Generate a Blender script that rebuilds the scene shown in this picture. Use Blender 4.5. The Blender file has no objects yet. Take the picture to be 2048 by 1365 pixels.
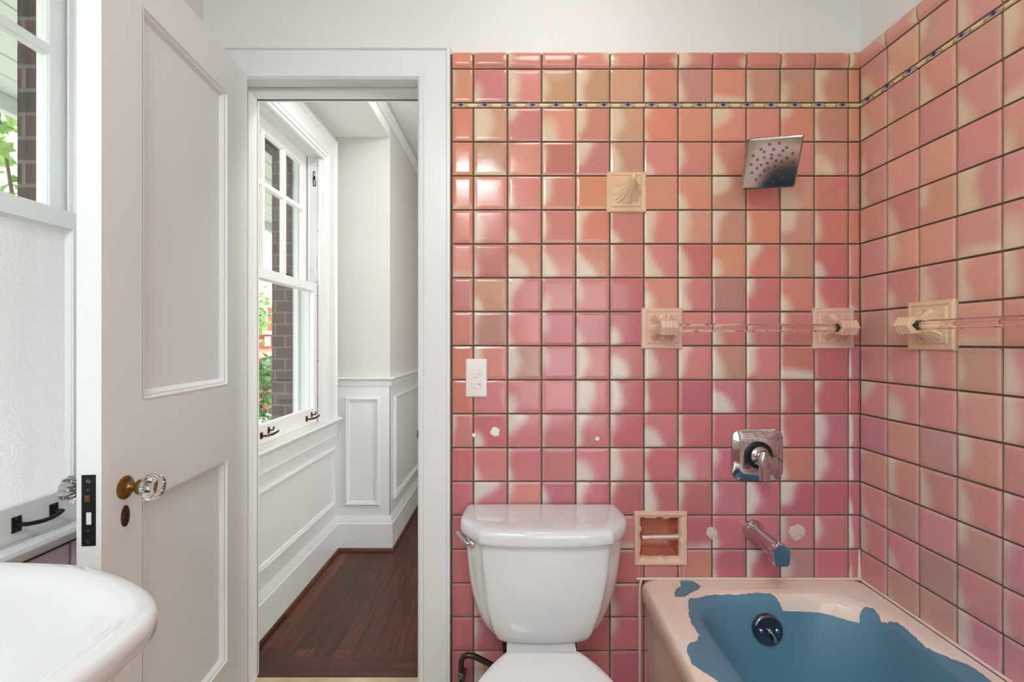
import bpy, bmesh, math, random
from mathutils import Vector, Matrix
PI = math.pi
random.seed(7)
sc = bpy.context.scene
col = sc.collection

# ------------------------------------------------------------------ camera
CH = 1.18            # camera height above the floor
F = 935.0            # focal length in pixels of a 2048 wide frame
D = 1.53             # distance of the tiled end wall
XL, XR = -1.01, 1.139
FZ = 0.0
cam_d = bpy.data.cameras.new('camera')
cam = bpy.data.objects.new('camera', cam_d); col.objects.link(cam)
cam.location = (0, 0, CH); cam.rotation_euler = (PI/2, 0, 0)
cam_d.sensor_width = 36.0; cam_d.lens = 36.0*F/2048.0
cam_d.shift_y = 2.5/2048.0
cam_d.clip_start = 0.02; cam_d.clip_end = 300
sc.camera = cam
sc.view_settings.view_transform = 'Standard'
sc.view_settings.look = 'None'
sc.view_settings.exposure = 1.1
sc.view_settings.gamma = 1.0
sc.view_settings.use_curve_mapping = False

# ------------------------------------------------------------------ sky
w = bpy.data.worlds.new('sky'); sc.world = w; w.use_nodes = True
bg = w.node_tree.nodes['Background']
bg.inputs['Color'].default_value = (0.90, 0.955, 1.0, 1)
bg.inputs['Strength'].default_value = 1.75

# ------------------------------------------------------------------ lights: the tub lamp, plus unseen fill lamps added for brightness
def area(name, loc, rot, sx, sy, power, color, spread=PI):
    l = bpy.data.lights.new(name, 'AREA'); l.shape = 'RECTANGLE'
    l.size = sx; l.size_y = sy; l.energy = power; l.color = color; l.spread = spread
    o = bpy.data.objects.new(name, l); col.objects.link(o)
    o.location = loc; o.rotation_euler = rot
    return o
area('added_bath_fill', (-0.36, -0.62, 2.47), (0, 0, 0), 0.50, 0.6, 12.0, (0.87, 0.955, 1.0))  # unseen lamp added behind the camera to fill the bathroom
area('tub_ceiling_lamp', (0.16, 1.02, 2.50), (0, 0, 0), 0.28, 0.28, 0.8, (0.93, 0.97, 1.0))
area('added_hall_top_fill', (-0.42, 1.95, 2.42), (math.radians(20), 0, 0), 0.35, 0.3, 3.2, (0.96, 0.98, 1.0))  # unseen lamp added as fill for the hallway
area('added_hall_side_fill', (0.80, 1.95, 1.35), (0, PI/2, 0), 1.2, 0.4, 5.0, (0.97, 0.985, 1.0))  # unseen panel added to brighten the left side of the hall

# ------------------------------------------------------------------ materials
def lin(c):
    out = []
    for v in c:
        v = v/255.0
        out.append(v/12.92 if v <= 0.04045 else ((v+0.055)/1.055)**2.4)
    return tuple(out)
def mat(name, rgb, rough=0.5, metal=0.0, spec=0.5, coat=0.0, trans=0.0, ior=1.45, bump=None, noise=None, emit=None):
    m = bpy.data.materials.new(name); m.use_nodes = True
    nt = m.node_tree; b = nt.nodes['Principled BSDF']
    c = lin(rgb)+(1,)
    b.inputs['Base Color'].default_value = c
    b.inputs['Roughness'].default_value = rough
    b.inputs['Metallic'].default_value = metal
    b.inputs['Specular IOR Level'].default_value = spec
    b.inputs['Coat Weight'].default_value = coat
    b.inputs['Coat Roughness'].default_value = 0.06
    b.inputs['Transmission Weight'].default_value = trans
    b.inputs['IOR'].default_value = ior
    tc = nt.nodes.new('ShaderNodeTexCoord')
    if noise:
        rgb2, scale, lo, hi = noise
        n = nt.nodes.new('ShaderNodeTexNoise'); n.inputs['Scale'].default_value = scale; n.inputs['Detail'].default_value = 5
        nt.links.new(tc.outputs['Object'], n.inputs['Vector'])
        r = nt.nodes.new('ShaderNodeValToRGB')
        r.color_ramp.elements[0].position = lo; r.color_ramp.elements[0].color = c
        r.color_ramp.elements[1].position = hi; r.color_ramp.elements[1].color = lin(rgb2)+(1,)
        nt.links.new(n.outputs['Fac'], r.inputs['Fac']); nt.links.new(r.outputs['Color'], b.inputs['Base Color'])
    if bump:
        scale, strength = bump
        n = nt.nodes.new('ShaderNodeTexNoise'); n.inputs['Scale'].default_value = scale; n.inputs['Detail'].default_value = 4
        nt.links.new(tc.outputs['Object'], n.inputs['Vector'])
        bp = nt.nodes.new('ShaderNodeBump'); bp.inputs['Strength'].default_value = strength; bp.inputs['Distance'].default_value = 0.002
        nt.links.new(n.outputs['Fac'], bp.inputs['Height']); nt.links.new(bp.outputs['Normal'], b.inputs['Normal'])
    return m

M_PAINT = mat('white_wall_paint', (232, 230, 226), 0.6, bump=(60, 0.12))
M_HALLP = mat('grey_hall_paint', (214, 211, 206), 0.6, bump=(40, 0.15))
M_TRIM = mat('gloss_white_trim_paint', (230, 231, 230), 0.32, bump=(14, 0.10))
M_DOOR = mat('white_door_paint', (240, 243, 242), 0.36, bump=(22, 0.10))
M_SASH = mat('white_sash_paint', (236, 236, 234), 0.35, bump=(20, 0.12))
M_GROUT = mat('brown_grout', (112, 90, 72), 0.9, bump=(400, 0.4), noise=((132, 110, 92), 60, 0.5, 0.8))
M_PORC = mat('white_porcelain', (222, 223, 223), 0.06, coat=0.5)
M_SEAT = mat('white_plastic_seat', (228, 229, 230), 0.22)
M_CHROME = mat('chrome', (205, 205, 208), 0.06, metal=1.0, bump=(9, 0.02))
M_CHROMED = mat('dark_chrome', (120, 120, 124), 0.12, metal=1.0)
M_BLACK = mat('black_iron', (38, 40, 44), 0.4, metal=0.5, bump=(120, 0.3))
M_RUB = mat('black_rubber', (22, 22, 24), 0.5)
M_BRASS = mat('aged_brass', (158, 122, 72), 0.35, metal=1.0, noise=((92, 60, 32), 30, 0.4, 0.7))
M_DBRASS = mat('dark_worn_brass', (112, 78, 44), 0.4, metal=1.0, noise=((60, 40, 26), 50, 0.4, 0.7))
M_BRONZE = mat('dark_bronze_pipe', (74, 62, 54), 0.32, metal=0.9)
M_PLASTIC = mat('white_switch_plastic', (236, 228, 224), 0.3)
M_PLUG = mat('white_putty', (214, 196, 182), 0.85, bump=(200, 0.5), noise=((188, 150, 130), 90, 0.5, 0.75))
M_CAULK = mat('pale_caulk', (226, 206, 192), 0.6, bump=(80, 0.4))
M_CERAM = mat('cream_pink_ceramic', (226, 190, 168), 0.16, coat=0.3, noise=((222, 178, 160), 14, 0.35, 0.7), bump=(50, 0.15))
M_CERAM2 = mat('cream_ceramic', (230, 200, 166), 0.16, coat=0.3, noise=((222, 184, 148), 12, 0.35, 0.7), bump=(50, 0.15))
M_RECESS = mat('rose_recess_glaze', (206, 126, 98), 0.25, coat=0.3, noise=((190, 108, 96), 16, 0.4, 0.7))
M_ROLL = mat('brushed_roller', (226, 200, 182), 0.35, metal=0.8)
M_FLOORT = mat('beige_stone_tile', (206, 188, 160), 0.5, noise=((178, 154, 124), 9, 0.4, 0.7), bump=(30, 0.1))
M_CEIL = mat('ceiling_paint', (238, 237, 234), 0.7)
M_SOFFIT = mat('painted_soffit_boards', (222, 226, 220), 0.6)
M_EXT = mat('pale_exterior_paint', (206, 212, 222), 0.6, noise=((180, 186, 196), 8, 0.5, 0.8))
M_BARK = mat('tree_bark', (96, 80, 66), 0.9)
M_LEAF = mat('green_leaf', (176, 200, 124), 0.5, noise=((126, 162, 88), 3.0, 0.4, 0.6))
M_LEAF2 = mat('deep_green_leaf', (118, 154, 88), 0.5, noise=((74, 114, 60), 3.0, 0.4, 0.6))
M_GRASS = mat('lawn_grass', (184, 188, 168), 0.9, noise=((214, 210, 196), 0.25, 0.45, 0.65))
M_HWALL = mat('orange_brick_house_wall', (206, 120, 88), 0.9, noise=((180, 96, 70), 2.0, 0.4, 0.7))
M_HROOF = mat('house_roof_tiles', (206, 156, 136), 0.9)
M_HSLATE = mat('grey_slate_roof', (150, 156, 172), 0.9)
M_HWIN = mat('house_window_glass', (196, 210, 220), 0.2)

def attr_mat(name, rough, bump_s, coat=0.35):
    m = bpy.data.materials.new(name); m.use_nodes = True
    nt = m.node_tree; b = nt.nodes['Principled BSDF']
    a = nt.nodes.new('ShaderNodeVertexColor'); a.layer_name = 'Col'
    tc = nt.nodes.new('ShaderNodeTexCoord')
    n = nt.nodes.new('ShaderNodeTexNoise'); n.inputs['Scale'].default_value = 260; n.inputs['Detail'].default_value = 3
    mp = nt.nodes.new('ShaderNodeMapRange'); mp.inputs[1].default_value = 0.3; mp.inputs[2].default_value = 0.7
    mp.inputs[3].default_value = 0.95; mp.inputs[4].default_value = 1.04
    mx = nt.nodes.new('ShaderNodeVectorMath'); mx.operation = 'SCALE'
    nt.links.new(tc.outputs['Object'], n.inputs['Vector']); nt.links.new(n.outputs['Fac'], mp.inputs[0])
    nt.links.new(a.outputs['Color'], mx.inputs[0]); nt.links.new(mp.outputs[0], mx.inputs['Scale'])
    nt.links.new(mx.outputs[0], b.inputs['Base Color'])
    b.inputs['Roughness'].default_value = rough
    b.inputs['Coat Weight'].default_value = coat; b.inputs['Coat Roughness'].default_value = 0.08
    n2 = nt.nodes.new('ShaderNodeTexNoise'); n2.inputs['Scale'].default_value = 34; n2.inputs['Detail'].default_value = 2
    bp = nt.nodes.new('ShaderNodeBump'); bp.inputs['Strength'].default_value = bump_s; bp.inputs['Distance'].default_value = 0.001
    nt.links.new(tc.outputs['Object'], n2.inputs['Vector']); nt.links.new(n2.outputs['Fac'], bp.inputs['Height'])
    nt.links.new(bp.outputs['Normal'], b.inputs['Normal'])
    return m
M_TILE = attr_mat('flashed_pink_tile_glaze', 0.17, 0.35, 0.1)

def wood_mat(name, along, board, rgbs, rough=0.2):
    m = bpy.data.materials.new(name); m.use_nodes = True
    nt = m.node_tree; b = nt.nodes['Principled BSDF']
    tc = nt.nodes.new('ShaderNodeTexCoord'); sx = nt.nodes.new('ShaderNodeSeparateXYZ')
    nt.links.new(tc.outputs['Object'], sx.inputs[0])
    ac, al = ('X', 'Y') if along == 'Y' else ('Y', 'X')
    cb = nt.nodes.new('ShaderNodeCombineXYZ')
    nt.links.new(sx.outputs[al], cb.inputs[0]); nt.links.new(sx.outputs[ac], cb.inputs[1])
    br = nt.nodes.new('ShaderNodeTexBrick')
    br.inputs['Scale'].default_value = 1.0; br.inputs['Brick Width'].default_value = 0.9
    br.inputs['Row Height'].default_value = board; br.inputs['Mortar Size'].default_value = 0.0012
    br.inputs['Color1'].default_value = (0.0, 0.0, 0.0, 1); br.inputs['Color2'].default_value = (1, 1, 1, 1)
    br.inputs['Mortar'].default_value = (0, 0, 0, 1); br.inputs['Bias'].default_value = 0.0
    nt.links.new(cb.outputs[0], br.inputs['Vector'])
    mpn = nt.nodes.new('ShaderNodeMapping')
    mpn.inputs['Scale'].default_value = (4, 60, 4) if along == 'X' else (60, 4, 4)
    nt.links.new(tc.outputs['Object'], mpn.inputs['Vector'])
    ns = nt.nodes.new('ShaderNodeTexNoise'); ns.inputs['Scale'].default_value = 1.0; ns.inputs['Detail'].default_value = 6
    ns.inputs['Distortion'].default_value = 0.6
    nt.links.new(mpn.outputs[0], ns.inputs['Vector'])
    ad = nt.nodes.new('ShaderNodeMath'); ad.operation = 'MULTIPLY_ADD'; ad.inputs[1].default_value = 0.35
    nt.links.new(br.outputs['Color'], ad.inputs[0]); nt.links.new(ns.outputs['Fac'], ad.inputs[2])
    r = nt.nodes.new('ShaderNodeValToRGB')
    r.color_ramp.elements[0].position = 0.38; r.color_ramp.elements[0].color = lin(rgbs[0])+(1,)
    r.color_ramp.elements[1].position = 0.95; r.color_ramp.elements[1].color = lin(rgbs[2])+(1,)
    e = r.color_ramp.elements.new(0.62); e.color = lin(rgbs[1])+(1,)
    nt.links.new(ad.outputs[0], r.inputs['Fac'])
    mm = nt.nodes.new('ShaderNodeMixRGB'); mm.inputs['Color2'].default_value = lin((26, 14, 10))+(1,)
    nt.links.new(br.outputs['Fac'], mm.inputs['Fac']); nt.links.new(r.outputs['Color'], mm.inputs['Color1'])
    nt.links.new(mm.outputs[0], b.inputs['Base Color'])
    b.inputs['Roughness'].default_value = rough
    b.inputs['Coat Weight'].default_value = 0.03; b.inputs['Coat Roughness'].default_value = 0.2
    return m
M_WOOD = wood_mat('dark_hall_floorboards', 'Y', 0.075, ((50, 25, 14), (76, 38, 20), (112, 60, 32)), 0.38)
M_SADDLE = wood_mat('dark_saddle_board', 'X', 0.5, ((48, 22, 12), (74, 36, 20), (104, 56, 32)), 0.38)

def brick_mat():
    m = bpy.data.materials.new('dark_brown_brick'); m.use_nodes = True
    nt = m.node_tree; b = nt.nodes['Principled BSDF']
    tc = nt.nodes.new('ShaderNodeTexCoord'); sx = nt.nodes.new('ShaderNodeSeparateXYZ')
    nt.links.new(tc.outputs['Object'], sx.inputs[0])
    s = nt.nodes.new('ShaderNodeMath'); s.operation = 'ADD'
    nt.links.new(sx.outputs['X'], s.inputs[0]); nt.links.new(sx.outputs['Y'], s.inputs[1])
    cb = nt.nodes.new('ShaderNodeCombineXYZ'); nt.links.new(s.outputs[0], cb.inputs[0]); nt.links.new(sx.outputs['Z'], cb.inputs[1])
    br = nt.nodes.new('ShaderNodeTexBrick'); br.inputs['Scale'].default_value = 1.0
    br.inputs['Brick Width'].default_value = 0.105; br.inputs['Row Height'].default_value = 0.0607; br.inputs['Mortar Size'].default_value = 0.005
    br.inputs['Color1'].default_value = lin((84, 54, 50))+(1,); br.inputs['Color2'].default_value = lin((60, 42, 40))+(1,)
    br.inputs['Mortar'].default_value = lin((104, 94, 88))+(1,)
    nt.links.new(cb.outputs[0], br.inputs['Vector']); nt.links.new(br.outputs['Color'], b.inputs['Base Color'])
    n = nt.nodes.new('ShaderNodeTexNoise'); n.inputs['Scale'].default_value = 90
    mp = nt.nodes.new('ShaderNodeMapping'); mp.inputs['Scale'].default_value = (3, 3, 0.3)
    nt.links.new(tc.outputs['Object'], mp.inputs[0]); nt.links.new(mp.outputs[0], n.inputs['Vector'])
    bp = nt.nodes.new('ShaderNodeBump'); bp.inputs['Strength'].default_value = 0.8; bp.inputs['Distance'].default_value = 0.004
    nt.links.new(n.outputs['Fac'], bp.inputs['Height']); nt.links.new(bp.outputs['Normal'], b.inputs['Normal'])
    b.inputs['Roughness'].default_value = 0.9
    return m
M_BRICK = brick_mat()

def pane_mat(name, frosted):
    m = bpy.data.materials.new(name); m.use_nodes = True
    nt = m.node_tree; nt.nodes.remove(nt.nodes['Principled BSDF'])
    out = nt.nodes['Material Output']
    gl = nt.nodes.new('ShaderNodeBsdfGlossy'); gl.inputs['Roughness'].default_value = 0.02 if not frosted else 0.35
    lw0 = nt.nodes.new('ShaderNodeLayerWeight'); lw0.inputs['Blend'].default_value = 0.5
    pw = nt.nodes.new('ShaderNodeMath'); pw.operation = 'POWER'; pw.inputs[1].default_value = 4.0
    lw = nt.nodes.new('ShaderNodeMath'); lw.operation = 'MULTIPLY_ADD'; lw.inputs[1].default_value = 0.7; lw.inputs[2].default_value = 0.035
    nt.links.new(lw0.outputs['Facing'], pw.inputs[0]); nt.links.new(pw.outputs[0], lw.inputs[0])
    mx = nt.nodes.new('ShaderNodeMixShader')
    if frosted:
        tc = nt.nodes.new('ShaderNodeTexCoord')
        tr = nt.nodes.new('ShaderNodeBsdfTranslucent'); tr.inputs['Color'].default_value = (0.70, 0.68, 0.688, 1)
        rf = nt.nodes.new('ShaderNodeBsdfRefraction'); rf.inputs['Roughness'].default_value = 0.5; rf.inputs['IOR'].default_value = 1.05
        rf.inputs['Color'].default_value = (0.70, 0.68, 0.688, 1)
        v = nt.nodes.new('ShaderNodeTexVoronoi'); v.inputs['Scale'].default_value = 170
        nt.links.new(tc.outputs['Object'], v.inputs['Vector'])
        bp = nt.nodes.new('ShaderNodeBump'); bp.inputs['Strength'].default_value = 0.9; bp.inputs['Distance'].default_value = 0.003
        nt.links.new(v.outputs['Distance'], bp.inputs['Height'])
        for n in (tr, rf, gl): nt.links.new(bp.outputs['Normal'], n.inputs['Normal'])
        m2 = nt.nodes.new('ShaderNodeMixShader'); m2.inputs[0].default_value = 0.35
        nt.links.new(tr.outputs[0], m2.inputs[1]); nt.links.new(rf.outputs[0], m2.inputs[2])
        nt.links.new(m2.outputs[0], mx.inputs[1]); mx.inputs[0].default_value = 0.06
    else:
        tr = nt.nodes.new('ShaderNodeBsdfTransparent'); tr.inputs['Color'].default_value = (0.97, 0.99, 0.98, 1)
        nt.links.new(tr.outputs[0], mx.inputs[1]); nt.links.new(lw.outputs[0], mx.inputs[0])
    nt.links.new(gl.outputs[0], mx.inputs[2]); nt.links.new(mx.outputs[0], out.inputs[0])
    return m
M_PANE = pane_mat('clear_window_glass', False)
M_FROST = pane_mat('obscure_textured_glass', True)
M_GLASS = mat('cut_clear_glass', (250, 252, 252), 0.0, trans=1.0, ior=1.5)
M_ROD = mat('clear_glass_rod', (255, 250, 246), 0.02, trans=1.0, ior=1.3)

def lamp_mat():
    m = bpy.data.materials.new('lit_lamp_diffuser'); m.use_nodes = True
    b = m.node_tree.nodes['Principled BSDF']
    b.inputs['Base Color'].default_value = (0.9, 0.88, 0.84, 1)
    b.inputs['Emission Color'].default_value = (1, 0.93, 0.82, 1); b.inputs['Emission Strength'].default_value = 2.0
    return m
M_LAMP = lamp_mat()

def tub_mat():
    m = bpy.data.materials.new('peeling_blue_tub_enamel'); m.use_nodes = True
    nt = m.node_tree; b = nt.nodes['Principled BSDF']
    a = nt.nodes.new('ShaderNodeAttribute'); a.attribute_name = 'paint'
    tc = nt.nodes.new('ShaderNodeTexCoord')
    n = nt.nodes.new('ShaderNodeTexNoise'); n.inputs['Scale'].default_value = 55; n.inputs['Detail'].default_value = 4
    nt.links.new(tc.outputs['Object'], n.inputs['Vector'])
    s = nt.nodes.new('ShaderNodeMath'); s.operation = 'SUBTRACT'; s.inputs[1].default_value = 0.5
    nt.links.new(n.outputs['Fac'], s.inputs[0])
    k = nt.nodes.new('ShaderNodeMath'); k.operation = 'MULTIPLY_ADD'; k.inputs[1].default_value = 0.011
    nt.links.new(s.outputs[0], k.inputs[0]); nt.links.new(a.outputs['Fac'], k.inputs[2])
    g = nt.nodes.new('ShaderNodeMath'); g.operation = 'GREATER_THAN'; g.inputs[1].default_value = 0.0
    nt.links.new(k.outputs[0], g.inputs[0])
    n2 = nt.nodes.new('ShaderNodeTexNoise'); n2.inputs['Scale'].default_value = 5; n2.inputs['Detail'].default_value = 3
    nt.links.new(tc.outputs['Object'], n2.inputs['Vector'])
    r = nt.nodes.new('ShaderNodeValToRGB')
    r.color_ramp.elements[0].position = 0.38; r.color_ramp.elements[0].color = lin((240, 226, 218))+(1,)
    r.color_ramp.elements[1].position = 0.62; r.color_ramp.elements[1].color = lin((242, 214, 194))+(1,)
    nt.links.new(n2.outputs['Fac'], r.inputs['Fac'])
    mx = nt.nodes.new('ShaderNodeMixRGB'); mx.inputs['Color2'].default_value = lin((92, 134, 156))+(1,)
    nt.links.new(r.outputs['Color'], mx.inputs['Color1']); nt.links.new(g.outputs[0], mx.inputs['Fac'])
    nt.links.new(mx.outputs[0], b.inputs['Base Color'])
    ro = nt.nodes.new('ShaderNodeMapRange'); ro.inputs[3].default_value = 0.14; ro.inputs[4].default_value = 0.42
    nt.links.new(g.outputs[0], ro.inputs[0]); nt.links.new(ro.outputs[0], b.inputs['Roughness'])
    bp = nt.nodes.new('ShaderNodeBump'); bp.inputs['Strength'].default_value = 0.4; bp.inputs['Distance'].default_value = 0.001
    bp.invert = True
    nt.links.new(g.outputs[0], bp.inputs['Height']); nt.links.new(bp.outputs['Normal'], b.inputs['Normal'])
    return m
M_TUB = tub_mat()

# ------------------------------------------------------------------ mesh helpers
class MB:
    def __init__(s): s.v = []; s.f = []; s.m = []; s.c = {}
    def add(s, vs, fs, mi=0, cols=None):
        o = len(s.v); s.v += [tuple(p) for p in vs]
        s.f += [tuple(i+o for i in f) for f in fs]; s.m += [mi]*len(fs)
        if cols:
            for i, c in enumerate(cols): s.c[o+i] = c
        return s
    def box(s, x0, y0, z0, x1, y1, z1, mi=0):
        vs = [(x, y, z) for x in (x0, x1) for y in (y0, y1) for z in (z0, z1)]
        return s.add(vs, [(0, 1, 3, 2), (4, 6, 7, 5), (0, 4, 5, 1), (2, 3, 7, 6), (0, 2, 6, 4), (1, 5, 7, 3)], mi)
    def pbox(s, M, a0, b0, h0, a1, b1, h1, mi=0, color=None):
        vs = [M(a, b, h) for a in (a0, a1) for b in (b0, b1) for h in (h0, h1)]
        return s.add(vs, [(0, 1, 3, 2), (4, 6, 7, 5), (0, 4, 5, 1), (2, 3, 7, 6), (0, 2, 6, 4), (1, 5, 7, 3)], mi, [color]*8 if color else None)
    def loft(s, rings, closed=True, cap0=True, cap1=True, mi=0):
        n = len(rings[0]); vs = [p for r in rings for p in r]; fs = []
        for i in range(len(rings)-1):
            for j in range(n if closed else n-1):
                k = (j+1) % n
                fs.append((i*n+j, i*n+k, (i+1)*n+k, (i+1)*n+j))
        if cap0: fs.append(tuple(range(n-1, -1, -1)))
        if cap1: fs.append(tuple((len(rings)-1)*n+j for j in range(n)))
        return s.add(vs, fs, mi)
    def tube(s, pts, r, n=12, mi=0):
        pts = [Vector(p) for p in pts]; rings = []; up = None
        for i, p in enumerate(pts):
            t = (pts[min(i+1, len(pts)-1)]-pts[max(i-1, 0)]).normalized()
            if up is None:
                up = Vector((0, 0, 1)) if abs(t.z) < 0.9 else Vector((0, 1, 0))
            a = t.cross(up).normalized(); up2 = a.cross(t).normalized(); up = up2
            rr = r[i] if isinstance(r, (list, tuple)) else r
            rings.append([p+a*math.cos(2*PI*k/n)*rr+up2*math.sin(2*PI*k/n)*rr for k in range(n)])
        return s.loft(rings, mi=mi)
    def lathe(s, o, axis, prof, n=32, mi=0, flute=None):
        o = Vector(o); ax = Vector(axis).normalized()
        u = ax.cross(Vector((0, 0, 1)) if abs(ax.z) < 0.9 else Vector((1, 0, 0))).normalized(); v = ax.cross(u)
        rings = []
        for (r, h) in prof:
            ring = []
            for k in range(n):
                a = 2*PI*k/n; rr = r*(1+flute[1]*math.cos(a*flute[0])) if flute else r
                ring.append(o+ax*h+u*math.cos(a)*rr+v*math.sin(a)*rr)
            rings.append(ring)
        return s.loft(rings, mi=mi)
    def ring(s, M, a0, b0, a1, b1, prof, openb=False, fill=False, mi=0):
        R = []
        for d, h in prof:
            bb = b0 if openb else b0+d
            R.append([M(a0+d, bb, h), M(a1-d, bb, h), M(a1-d, b1-d, h), M(a0+d, b1-d, h)])
        vs = [p for r in R for p in r]; fs = []
        for i in range(len(R)-1):
            for j in range(4):
                if openb and j == 0: continue
                k = (j+1) % 4; fs.append((i*4+j, i*4+k, (i+1)*4+k, (i+1)*4+j))
        if fill: fs.append(tuple((len(R)-1)*4+j for j in range(4)))
        return s.add(vs, fs, mi)
    def slab(s, M, As, Bs, solid, th, mi=lambda i, j: 0, h0=0.0):
        na, nb = len(As)-1, len(Bs)-1
        S = lambda i, j: 0 <= i < na and 0 <= j < nb and solid(i, j)
        for i in range(na):
            for j in range(nb):
                if not S(i, j): continue
                a0, a1, b0, b1 = As[i], As[i+1], Bs[j], Bs[j+1]; m = mi(i, j)
                for h in (h0, h0-th):
                    s.add([M(a0, b0, h), M(a1, b0, h), M(a1, b1, h), M(a0, b1, h)], [(0, 1, 2, 3)] if h == h0 else [(3, 2, 1, 0)], m)
                for di, dj, e in ((-1, 0, ((a0, b0), (a0, b1))), (1, 0, ((a1, b1), (a1, b0))), (0, -1, ((a1, b0), (a0, b0))), (0, 1, ((a0, b1), (a1, b1)))):
                    if not S(i+di, j+dj):
                        p, q = e
                        s.add([M(p[0], p[1], h0), M(q[0], q[1], h0), M(q[0], q[1], h0-th), M(p[0], p[1], h0-th)], [(0, 1, 2, 3)], m)
        return s
    def build(s, name, mats, parent=None, smooth=None, bevel=None, weld=False, subd=0, kind=None):
        me = bpy.data.meshes.new(name); me.from_pydata(s.v, [], s.f); me.update()
        if not isinstance(mats, (list, tuple)): mats = [mats]
        for m in mats: me.materials.append(m)
        me.polygons.foreach_set('material_index', s.m)
        if s.c:
            at = me.color_attributes.new('Col', 'FLOAT_COLOR', 'POINT')
            buf = []
            for i in range(len(s.v)):
                c = s.c.get(i) or (0.5, 0.5, 0.5); buf += [c[0], c[1], c[2], 1.0]
            at.data.foreach_set('color', buf)
        bm = bmesh.new(); bm.from_mesh(me)
        if weld: bmesh.ops.remove_doubles(bm, verts=bm.verts, dist=1e-5)
        bmesh.ops.recalc_face_normals(bm, faces=bm.faces); bm.to_mesh(me); bm.free()
        if smooth is not None:
            me.shade_smooth(); me.set_sharp_from_angle(angle=math.radians(smooth))
        o = bpy.data.objects.new(name, me); col.objects.link(o)
        if parent: o.parent = parent
        if bevel:
            b = o.modifiers.new('bevel', 'BEVEL'); b.width = bevel; b.segments = 2; b.limit_method = 'ANGLE'; b.angle_limit = math.radians(35)
        if subd:
            b = o.modifiers.new('subsurf', 'SUBSURF'); b.levels = subd; b.render_levels = subd
        if kind: o['kind'] = kind
        return o
def empty(name, loc=(0, 0, 0)):
    o = bpy.data.objects.new(name, None); col.objects.link(o); o.location = loc; o.empty_display_size = 0.05
    return o
def root(name, label, cat, group=None, kind=None):
    o = empty(name)
    if label: o['label'] = label
    if cat: o['category'] = cat
    if group: o['group'] = group
    if kind: o['kind'] = kind
    return o
def tag(o, label, cat, group=None):
    o['label'] = label; o['category'] = cat
    if group: o['group'] = group
    return o
Z = lambda h: CH+h
def rect_pts(cx, cy, hx, hy, r, n=6):
    out = []
    for qx, qy, a0 in ((1, 1, 0), (-1, 1, PI/2), (-1, -1, PI), (1, -1, 1.5*PI)):
        for k in range(n+1):
            a = a0+PI/2*k/n
            out.append((cx+qx*(hx-r)+r*math.cos(a), cy+qy*(hy-r)+r*math.sin(a)))
    return out
Mback = lambda a, b, h: (a, D-h, b)            # end wall, h towards the camera
Mright = lambda a, b, h: (XR-h, a, b)
Mleft = lambda a, b, h: (XL+h, a, b)
Mhall = lambda a, b, h: (-1.0+h, a, b)

# ================================================================== SETTING
# ---- tile patterns: one colour letter and one flash letter per tile
P = 0.1111; PR = 0.1108
ROWS = ['o.p.plp.prplrrsLrrp.plprsL',
 'slpcpLtltLt.sltlsbtltctLs.',
 'o.tWptsCpetLolsosTs.sttls.',
 'o.tbs.rlpTtfpcslsfs.s.tCs.',
 'obplplseo.tlp.sctTr.tCr.t.',
 'o.pfpcploepcpLtLteoltTolo.',
 'sbrlpCpfsFslpFrfscoetlrcs.',
 's.tcpepcplr.scpLm.rtscrfsb',
 's.mlplrlplrcp.p.pcplplp.r.',
 'o.ptmLplpLpCpLpemfperBr.pl',
 'o.p.scp.pWrLrlr.pCplrlrlr.',
 'slrcpTplperlpCrlr.r.rlpLpL',
 'r.plplp.pCpLrlpCrlr.slpLpL',
 'r.pXslrlrLrlrLrlplrLrTr.rc',
 'r.r.r.r.r.pbp.rbrlp.plplpL',
 'r.r.r.r.r.rls.s.rlremfr.pc',
 'r.rlr.r.r.rlr.r.r.r.r.r.r.',
 'r.rlr.r.r.rlr.r.r.r.r.r.r.',
 'r.pLr.r.r.r.r.r.r.r.r.r.r.']
SIDE = ['prprp.p.p.', 'sCscstsfs.', 'pfplsfpcsL', 'pcslp.pfpB', 'pfsls.r.pc', 'slrfstsWsb', 'p.sLs.pbpC',
 'plrcpLsLsL', 'mlpls.sbs.', 'plplpLtlsL', 'pTpCpltlsL', 'p.p.m.pep.', 'plpLpfpfpl', 'pfmlp.mtpl', 'pfpcm.plpl', 'p.mlmbpLp.']
TOPC = {'o': (222, 140, 114), 's': (218, 144, 122), 'p': (214, 138, 124), 'r': (206, 124, 112), 'm': (194, 142, 120), 't': (206, 150, 126)}
BOTC = {'o': (206, 126, 114), 's': (206, 132, 124), 'p': (206, 128, 132), 'r': (198, 114, 119), 'm': (186, 136, 128), 't': (200, 144, 132)}
CR_T, CR_B = (224, 200, 170), (220, 208, 200)
BOTC['L'] = TOPC['L'] = (238, 206, 222)  # left wall tiles: window reflection and missing light put into a paler colour
def sstep(a, b, x):
    t = max(0.0, min(1.0, (x-a)/(b-a))); return t*t*(3-2*t)
def flash(p, u, v):
    d = lambda x, y: math.hypot(u-x, v-y)
    return {'.': 9, 'l': u-0.07, 'L': u-0.28, 'W': u-0.5, 'b': v-0.1, 'B': v-0.25, 'c': math.hypot(u*1.3, v*.75)-0.33, 'C': math.hypot(u*1.1, v*.9)-0.60,
            't': math.hypot(u*1.3, (1-v)*.75)-0.33, 'T': math.hypot(u*1.1, (1-v)*.9)-0.56, 'e': u-0.36*v-0.02, 'f': u-0.34*(1-v)-0.03, 'F': u-0.6*(1-v),
            'r': 0.93-u, 'q': d(1, 0)-0.4, 'n': d(1, 1)-0.4, 'o': 9, 'X': (u+(1-v))/1.41-0.55}.get(p, 9)
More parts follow.
